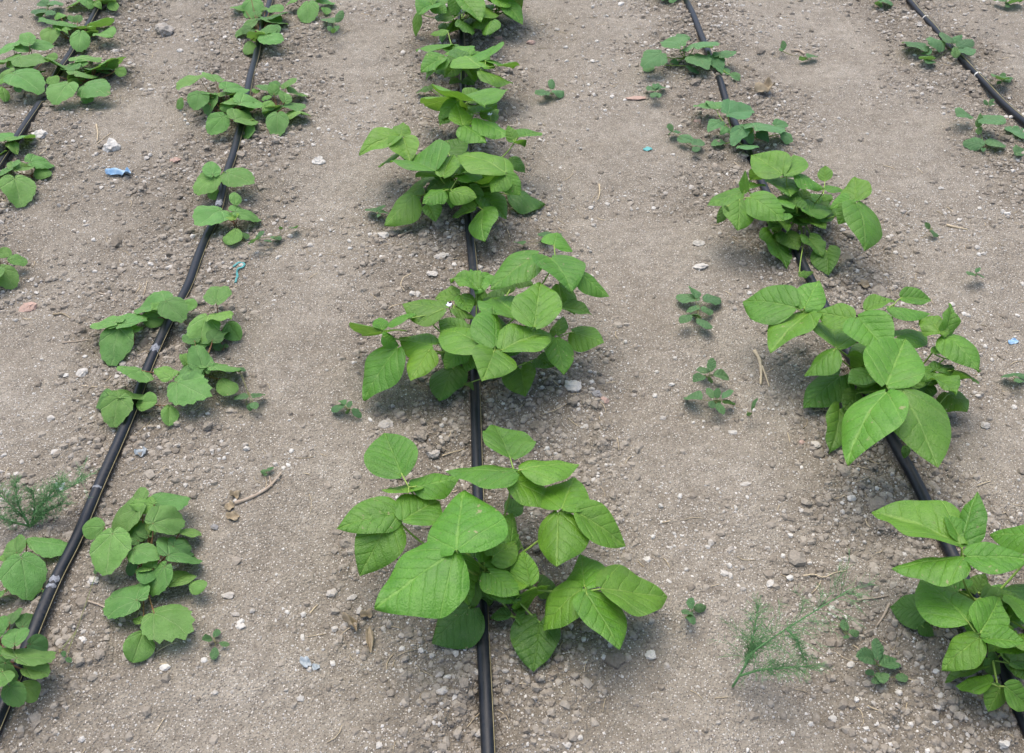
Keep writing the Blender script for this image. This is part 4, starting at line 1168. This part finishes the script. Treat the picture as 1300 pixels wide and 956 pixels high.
for i, (x, y) in enumerate(pick_spots(200, 1.0, .45)):
    r = (.0036 + .0050 * random.random() ** 2.4) * (.85 + .14 * y)
    asp = random.uniform(.9, 1.5); wz = whereabouts(x, y); lk = look(r, asp)
    put_rock('pebble', STONE_ME[i % 8], x, y, r, lk + ' pale pebble ' + wz, 'pebble', lk + ' pale pebbles ' + wz, asp=asp, sink=.15)
for i, (x, y) in enumerate(pick_spots(260, 2.0, .02)):
    r = .0060 + .0115 * random.random() ** 2.2
    asp = random.uniform(.9, 1.35); wz = whereabouts(x, y); lk = look(r * .8, asp)
    put_rock('soil_clod', CLOD_ME[i % 9], x, y, r, lk + ' brown clod ' + wz, 'soil clod', lk + ' brown clods ' + wz, asp=asp, sink=.12)

def rock_at(px, py, wpx, mat, label, cat='stone', flat=.6, asp=1.3, seed=0, name='stone', rough=.2, rot=0.0):
    p = at(px, py)
    k = np.linalg.norm(p - _C) / FPX
    me = rock_mesh(name, 3, 100 + seed, rough, flat)
    me.materials.append(M[mat])
    r = wpx * .5 * k / asp
    put_rock(name, me, p[0], p[1], r, label, cat, sink=.22, asp=asp, rot=rot)

ROCKS = [
 (725, 492, 26, 'stone', 'large pale angular stone on the soil just beyond the flowering bean plant', .6, 1.15),
 (757, 498, 15, 'greystone', 'smooth dark grey pebble next to a pinkish stone chip', .6, 1.2),
 (767, 506, 13, 'redstone', 'pinkish stone chip touching the dark grey pebble', .7, 1.1),
 (550, 576, 20, 'stone', 'rounded whitish stone between a bean plant and a dry stalk', .65, 1.3),
 (536, 556, 20, 'clod', 'grey pitted lump of soil close to the rounded whitish stone', .7, 1.1),
 (489, 535, 22, 'stone', 'jagged whitish lump of lime at the edge of the bean row', .5, 1.5),
 (886, 309, 18, 'stone', 'oval whitish stone lying alone on the trodden path', .5, 1.6),
 (888, 339, 20, 'stone', 'flat whitish stone below the curled leaves of the bushy bean', .5, 1.5),
 (143, 190, 22, 'stone', 'tan broken rock standing up near the blue plastic scrap', .9, 1.1),
 (133, 188, 14, 'clod', 'small brown lump leaning against the tan broken rock', .8, 1.1),
 (35, 392, 25, 'redstone', 'flat terracotta stone half buried beside the outer okra', .45, 1.6),
 (106, 480, 15, 'stone', 'pale rounded stone facing the drooping okra leaf', .6, 1.2),
 (222, 205, 13, 'redstone', 'reddish stone fragment close to the two small okra seedlings', .6, 1.3),
 (809, 125, 27, 'redstone', 'long flat pink tile shard near the cucumber seedlings', .3, 2.6),
 (886, 154, 13, 'redstone', 'round reddish pebble at the foot of the cucumber seedling', .6, 1.2),
 (674, 56, 11, 'redstone', 'pink pebble beside the bare trodden strip past the beans', .6, 1.3),
 (632, 53, 11, 'redstone', 'pink stone under the last bean plant of the straight row', .6, 1.3),
 (560, 325, 17, 'stone', 'whitish angular stone beside the straight drip pipe', .5, 1.4),
 (548, 349, 16, 'stone', 'rounded pale stone near a curled dry root', .55, 1.4),
 (487, 300, 18, 'stone', 'whitish rough stone in front of the large bean leaf', .6, 1.2),
 (1035, 567, 14, 'stone', 'pale grey pebble lying under the biggest bean leaves', .7, 1.1),
 (1017, 562, 9, 'redstone', 'small pink pebble near the pale grey one', .7, 1.1),
 (1250, 542, 12, 'stone', 'whitish pebble beside the crinkled bean shoots', .7, 1.1),
 (1209, 552, 18, 'clod', 'lumpy grey clod beside the crinkled bean shoots', .7, 1.2),
 (124, 748, 15, 'stone', 'whitish stone between the drip pipe and the okra', .6, 1.3),
 (109, 824, 11, 'stone', 'small white stone in front of the toothed okra leaf', .7, 1.1),
 (212, 855, 13, 'stone', 'flat whitish stone near the tiny green weeds', .5, 1.4),
 (274, 673, 10, 'greystone', 'small bluish grey pebble next to the okra leaves', .6, 1.2),
 (290, 759, 15, 'stone', 'greyish white pebble beyond the round okra seed leaf', .6, 1.3),
 (422, 752, 16, 'stone', 'white crumbly stone near the shrivelled dry leaf', .6, 1.2),
 (447, 759, 14, 'stone', 'dull white stone right beside the shrivelled dry leaf', .5, 1.4),
 (305, 797, 13, 'stone', 'white stone chip on the path near the pale film scrap', .5, 1.4),
 (300, 782, 12, 'stone', 'thin pale stone flake on the path near the pale film scrap', .4, 1.8),
 (930, 547, 13, 'stone', 'oval pale pebble by the low clover weeds', .5, 1.5),
 (945, 619, 14, 'stone', 'flat pale stone alone on the widest path', .35, 1.9),
 (405, 209, 16, 'stone', 'greyish crusty stone in the middle of the beaten path', .7, 1.1),
 (1181, 118, 13, 'stone', 'white stone pair on the path near the radish seedlings', .6, 1.6),
 (210, 40, 24, 'stone', 'tall tan stone on the bare strip between the okra rows', .8, 1.0),
 (53, 178, 18, 'stone', 'crusty pale block touching the outer okra pipe', .8, 1.0),
 (826, 833, 15, 'stone', 'white stone lying beyond the low crinkled bean leaf', .6, 1.2),
 (391, 124, 12, 'stone', 'pale stone near the okra clump at the path edge', .5, 1.3),
]
for i, (px, py, w, m, lab, fl, asp) in enumerate(ROCKS):
    rock_at(px, py, w, m, lab, 'soil clod' if m == 'clod' else 'stone', fl, asp, i, 'soil_clod' if m == 'clod' else 'stone', .42 if m == 'clod' else .34)

for i, (px, py, w, lab) in enumerate([(57, 124, 17, 'brown clod lying over the buried outer okra pipe'), (62, 131, 11, 'small crumbly clod against the buried outer okra pipe'), (52, 132, 13, 'pale brown clod on the gap of the outer okra pipe'),
                         (906, 97, 12, 'pale brown clod covering the crooked pipe'), (910, 102, 9, 'small clod covering the crooked pipe beside a cucumber')]):
    rock_at(px, py, w, 'clod', lab, 'soil clod', .75, 1.2, 60 + i, 'soil_clod', .4)

# ------------------------------------------------------------------ fennel: thread-leaved fronds
def fennel(label, stalks, seed, dense):
    """stalks: list of (list of (px, py, height_cm)); thread leaves branch off along each"""
    r = random.Random(seed)
    pts0 = [at(px, py, h / 100) for px, py, h in stalks[0]]
    G = pts0[0].copy(); G[2] = gz(G[0], G[1])
    root = bpy.data.objects.new('fennel_seedling', None)
    root.empty_display_size = .03
    root.location = G
    COL.objects.link(root)
    tag(root, label, 'fennel', 'fennel seedlings')
    for st in stalks:
        P = np.array([at(px, py, h / 100) for px, py, h in st]) - G
        n = 16
        d = np.linspace(0, len(P) - 1, n)
        Q = np.stack([np.interp(d, np.arange(len(P)), P[:, i]) for i in range(3)], -1)
        Q[1:-1] = (Q[:-2] + Q[1:-1] * 2 + Q[2:]) / 4
        link('stalk', tubes_mesh('stalk', [(Q, np.linspace(.0017, .0006, n))], 5), M['fennel'], root)
        L = np.linalg.norm(np.diff(Q, axis=0), axis=1).sum()
        tubes = []
        for k in range(dense):
            u = r.uniform(.12, 1.0) ** .8
            i = min(n - 2, int(u * (n - 1)))
            b = Q[i] + (Q[i + 1] - Q[i]) * (u * (n - 1) - i)
            ax = (Q[i + 1] - Q[i]) / (np.linalg.norm(Q[i + 1] - Q[i]) + 1e-9)
            ln = L * r.uniform(.10, .26)
            dr = ax * r.uniform(.1, .9) + np.array([r.gauss(0, 1), r.gauss(0, 1), r.gauss(.15, .5)]) * .75
            dr /= np.linalg.norm(dr)
            e = b + dr * ln
            m = (b + e) / 2 + np.array([0, 0, ln * .12])
            tubes.append((np.array([b, m, e]), np.array([.00028, .00025, .00015])))
            for j in range(8):
                v = r.uniform(.25, 1.0)
                s = b + (e - b) * v + np.array([0, 0, ln * .24 * v * (1 - v) * 2])
                d2 = dr + np.array([r.gauss(0, 1), r.gauss(0, 1), r.gauss(.1, .6)]) * .8
                d2 /= np.linalg.norm(d2)
                tubes.append((np.array([s, s + d2 * ln * r.uniform(.18, .42)]), np.array([.00023, .00013])))
        o = link('thread_leaves', tubes_mesh('thread_leaves', tubes, 3), M['fennel'], root)
        o['kind'] = 'stuff'

fennel('feathery fennel seedling with long thread-like fronds on the path', [
 [(930, 872, 0.5), (945, 848, 4), (953, 830, 6.5), (972, 816, 9), (1000, 797, 12), (1044, 770, 16), (1080, 748, 18)],
 [(945, 848, 4), (952, 825, 6), (958, 800, 7), (962, 770, 8)],
 [(940, 858, 3), (965, 850, 6), (1000, 848, 8), (1030, 845, 9)],
 [(998, 798, 12), (1012, 812, 11), (1020, 835, 9)],
 [(946, 846, 4), (950, 832, 5), (958, 815, 6.5)], [(948, 842, 4), (955, 828, 5), (968, 818, 6)],
], 3, 90)
fennel('faint fennel seedling with loose thread leaves beside the okra pipe', [
 [(38, 672, 0.5), (42, 655, 3), (50, 640, 5), (70, 628, 7), (108, 608, 9)],
 [(38, 670, 0.5), (30, 655, 3), (18, 645, 5), (0, 628, 7), (-20, 610, 8)],
 [(40, 668, 1), (44, 645, 4), (42, 622, 6)],
 [(40, 668, 1), (50, 658, 3), (60, 650, 4)], [(38, 668, 1), (20, 664, 3), (-5, 655, 5), (-25, 650, 6)], [(42, 655, 3), (60, 632, 6), (78, 612, 8)], [(36, 664, 2), (22, 640, 5), (20, 612, 7)], [(38, 668, 1), (52, 652, 3), (80, 640, 5)],
], 5, 90)

# ------------------------------------------------------------------ litter, twigs, dead leaves
def stick(name, pts, rad, mat, label, cat, forks=()):
    P = np.array([at(px, py, .006) for px, py in pts])
    n = 14
    d = np.linspace(0, len(P) - 1, n)
    Q = np.stack([np.interp(d, np.arange(len(P)), P[:, i]) for i in range(3)], -1)
    Q[1:-1] = (Q[:-2] + Q[1:-1] * 2 + Q[2:]) / 4
    g = ground_z(Q[:, 0], Q[:, 1])
    Q[:, 2] = g * .4 + g.max() * .6 + rad * .6
    base = Q.mean(0)
    prof = rad * (1 - .45 * np.linspace(0, 1, n)) * (1 + .12 * np.sin(np.arange(n) * 1.7))
    tubes = [(Q - base, prof)]
    for f in forks:
        FP = np.array([at(px, py, .008) for px, py in f])
        FP = np.stack([np.interp(np.linspace(0, len(FP) - 1, 7), np.arange(len(FP)), FP[:, i]) for i in range(3)], -1)
        FP[:, 2] = ground_z(FP[:, 0], FP[:, 1]).max() * .7 + Q[:, 2].mean() * .3 + rad * .4
        tubes.append((FP - base, np.linspace(rad * .6, rad * .3, 7)))
    o = link(name, tubes_mesh(name, tubes, 6), M[mat], None, base)
    return tag(o, label, cat)

stick('twig', [(299, 641), (312, 637), (330, 629), (345, 618), (357, 602)], .0034, 'twig', 'curved pale dry twig on the path near yellowed leaf bits', 'twig', [[(345, 618), (342, 605)]])
stick('straw', [(958, 444), (965, 455), (967, 470), (966, 486)], .0036, 'straw', 'split dry straw stalk near the left leaves of the dense bean', 'straw', [[(968, 462), (973, 475), (977, 488)]])
stick('twig', [(1087, 765), (1105, 764), (1126, 761)], .0015, 'twig', 'thin straight dry twig pointing at a dark bean leaf', 'twig')
stick('twig', [(1127, 772), (1121, 785), (1112, 798)], .0022, 'twig', 'short brown twig under the dark bean leaf', 'twig')
stick('root', [(522, 346), (512, 350), (508, 360), (513, 369)], .0012, 'straw', 'curled white dry root on the soil near the bean pipe', 'root')
stick('straw', [(561, 574), (575, 570), (590, 566)], .0013, 'straw', 'slender straw lying beside the straight pipe', 'straw')
stick('twig', [(110, 769), (128, 774), (148, 783)], .0018, 'twig', 'thin twig under the folded okra leaf', 'twig')
stick('straw', [(122, 157), (124, 168), (123, 178)], .0020, 'straw', 'whitish straw piece near the tan broken rock', 'straw', [[(123, 180), (132, 172), (141, 166)]])
stick('straw', [(761, 230), (762, 240), (759, 249)], .0020, 'straw', 'bent white straw alone on the wide path', 'straw')
stick('straw', [(1203, 282), (1215, 285), (1230, 288)], .0026, 'straw', 'flat straw piece beyond the dense bean plant', 'straw')
stick('root', [(1020, 731), (1035, 729), (1045, 735), (1060, 728), (1075, 725)], .0012, 'straw', 'wavy pale root fibre above the fennel fronds', 'root')
stick('straw', [(638, 281), (644, 290), (647, 300)], .0014, 'straw', 'short straw standing by the bushy bean', 'straw')
stick('straw', [(506, 300), (514, 295), (523, 291)], .0034, 'twig', 'flat grey bark chip before the bushy bean plant', 'bark')
stick('straw', [(392, 772), (398, 765), (402, 761)], .0014, 'straw', 'tiny straw on the path between okra and beans', 'straw')
stick('twig', [(126, 374), (138, 378), (149, 384)], .0016, 'twig', 'thin dark twig near the arching okra seedling', 'twig')
stick('twig', [(80, 438), (95, 437), (115, 434)], .0016, 'twig', 'dark twig lying near the terracotta stone', 'twig')
stick('straw', [(68, 401), (80, 400), (91, 407)], .0024, 'dry', 'ochre curled dead stalk near the terracotta stone', 'dry stalk')
stick('twig', [(1022, 68), (1016, 64), (1004, 63)], .0042, 'twig', 'short dark stub of wood past the cucumber seedlings', 'twig')

def scrap(name, px, py, wpx, hpx, mat, label, cat, seed, crumple=.25, rot=0.0, thick=.0006, outline=None, n=13):
    """a crumpled, curled flake lying on the soil (a real sheet with thickness)"""
    r = random.Random(seed)
    c = at(px, py)
    k = np.linalg.norm(c - _C) / FPX
    w, l = wpx * k / 2, hpx * k / 2 / .72
    u = np.linspace(-1, 1, n)
    U, V = np.meshgrid(u, u)
    X, Yy = U * np.sqrt(1 - V * V / 2), V * np.sqrt(1 - U * U / 2)
    if outline: X, Yy = outline(X, Yy)
    X = X * (1 + .12 * np.sin(3 * Yy + seed)) * w
    Yy = Yy * (1 + .14 * np.sin(4 * U + seed * 2)) * l
    crumple *= 1.5
    Zz = crumple * w * (np.abs(np.sin(2.3 * U + seed)) * .7 + .5 * np.sin(3.1 * V + U * 2 + seed) + .4 * U * U)
    ca, sa = math.cos(rot), math.sin(rot)
    P = np.stack([X * ca - Yy * sa, X * sa + Yy * ca, Zz], -1).reshape(-1, 3)
    g = ground_z(P[:, 0] + c[0], P[:, 1] + c[1])
    base = np.array([c[0], c[1], float(g.mean())])
    P[:, 2] += -P[:, 2].min() + g.max() - base[2] - .001
    P[:, 2] = np.maximum(P[:, 2] - .35 * (g.max() - g), g - base[2] + .0008)
    me = mesh_np(name, P, grid_faces(n, n))
    o = link(name, me, M[mat], None, base)
    md = o.modifiers.new('thickness', 'SOLIDIFY'); md.thickness = thick
    return tag(o, label, cat)

def crescent(X, Y_): return X, Y_ * .8 + .55 * (1 - X * X) - .3
scrap('plastic_scrap', 152, 223, 28, 10, 'blue', 'bright blue plastic scrap on the soil between the okra rows', 'plastic scrap', 2, .22, -.15, outline=crescent)
scrap('plastic_scrap', 822, 190, 13, 6, 'teal', 'small teal plastic scrap on the wide path', 'plastic scrap', 4, .15, .2)
scrap('plastic_scrap', 388, 842, 11, 12, 'foil', 'pale bluish film scrap on the path near dry leaf litter', 'plastic scrap', 5, .45, .6)
scrap('plastic_scrap', 401, 847, 9, 6, 'foil', 'second smaller film scrap beside the pale bluish one', 'plastic scrap', 8, .4, -.4)
scrap('plastic_scrap', 80, 627, 13, 9, 'foil', 'crumpled white film scrap among the fennel threads', 'plastic scrap', 6, .4, .3)
scrap('plastic_scrap', 1286, 433, 12, 6, 'blue', 'faded blue flake on the soil beyond the dense bean', 'plastic scrap', 9, .2, .2)
scrap('plastic_scrap', 182, 582, 13, 9, 'foil', 'whitish film scrap beside the okra pipe', 'plastic scrap', 14, .4, .5)
scrap('dry_leaf', 447, 795, 26, 10, 'dry', 'shrivelled brown dead leaf next to the spreading bean', 'dry leaf', 3, .5, -.9, outline=crescent)
scrap('dry_leaf', 470, 812, 9, 24, 'dry', 'curled ochre dead leaf hanging by the spreading bean', 'dry leaf', 7, .6, .1)
scrap('dry_leaf', 466, 783, 16, 8, 'dry', 'thin dead leaf fragment by the spreading bean', 'dry leaf', 12, .5, .5)
scrap('dry_leaf', 293, 648, 11, 10, 'dry', 'yellowed leaf bit at the end of the curved twig', 'dry leaf', 10, .4, .2)
scrap('dry_leaf', 297, 661, 12, 12, 'dry', 'second yellowed leaf bit below the curved twig', 'dry leaf', 11, .4, 1.0)
scrap('dry_leaf', 301, 634, 12, 8, 'dry', 'brownish dead leaf crumb at the tip of the twig', 'dry leaf', 13, .5, .4)
scrap('dry_leaf', 968, 121, 22, 14, 'dry', 'patch of ochre dead leaf beside the cucumber pipe', 'dry leaf', 15, .45, .1)
scrap('dry_leaf', 240, 806, 18, 7, 'straw', 'dry straw-coloured leaf under the toothed okra leaf', 'dry leaf', 16, .3, .1)
scrap('dry_leaf', 1096, 364, 14, 10, 'dry', 'tan dead leaf flake on the soil behind the dense bean', 'dry leaf', 17, .35, .4)

def string(px):
    P = np.array([at(x, y, .006) for x, y in px])
    Q = np.stack([np.interp(np.linspace(0, len(P) - 1, 26), np.arange(len(P)), P[:, i]) for i in range(3)], -1)
    Q[1:-1] = (Q[:-2] + Q[1:-1] * 2 + Q[2:]) / 4
    Q[:, 2] = ground_z(Q[:, 0], Q[:, 1]) + .0022
    base = Q.mean(0)
    tubes = [(Q - base + np.array([0, 0, .0003 * k]) + np.array([.0013 * math.cos(k * 2.1), .0013 * math.sin(k * 2.1), 0]), .0011) for k in range(3)]
    o = link('string', tubes_mesh('string', tubes, 5), M['teal'], None, base)
    tag(o, 'frayed teal string loop on the soil near the okra pipe', 'string')
string([(296, 338), (303, 333), (311, 334), (308, 341), (300, 345), (302, 352), (299, 360)])

def flower(px, py, h, label):
    c = at(px, py, h)
    root = bpy.data.objects.new('bean_flower', None); root.empty_display_size = .01
    root.location = c; COL.objects.link(root)
    tag(root, label, 'flower', 'bean flowers')
    for k in range(4):
        a = k * 1.57 + .4
        n = 5
        u, v = np.meshgrid(np.linspace(0, 1, n), np.linspace(-1, 1, n), indexing='ij')
        w = 0.0026 * np.sin(np.pi * np.clip(u, .03, .98)) ** .7
        r_ = u * .0055
        P = np.stack([r_ * math.cos(a) - v * w * math.sin(a), r_ * math.sin(a) + v * w * math.cos(a), .005 * u ** .7 - .003 * v * v * u], -1).reshape(-1, 3)
        link('petal', mesh_np('petal', P, grid_faces(n, n)), M['petal'], root)
    link('stalk', tubes_mesh('stalk', [(np.array([[0, 0, .001], [.001, 0, -.008], [.004, 0, -.022]]), .0009)], 5), M['bean_stem'], root)
flower(570, 388, .140, 'small white flower on the broad-leaved flowering bean')
flower(622, 146, .118, 'small white flower among the folded upper bean leaves')
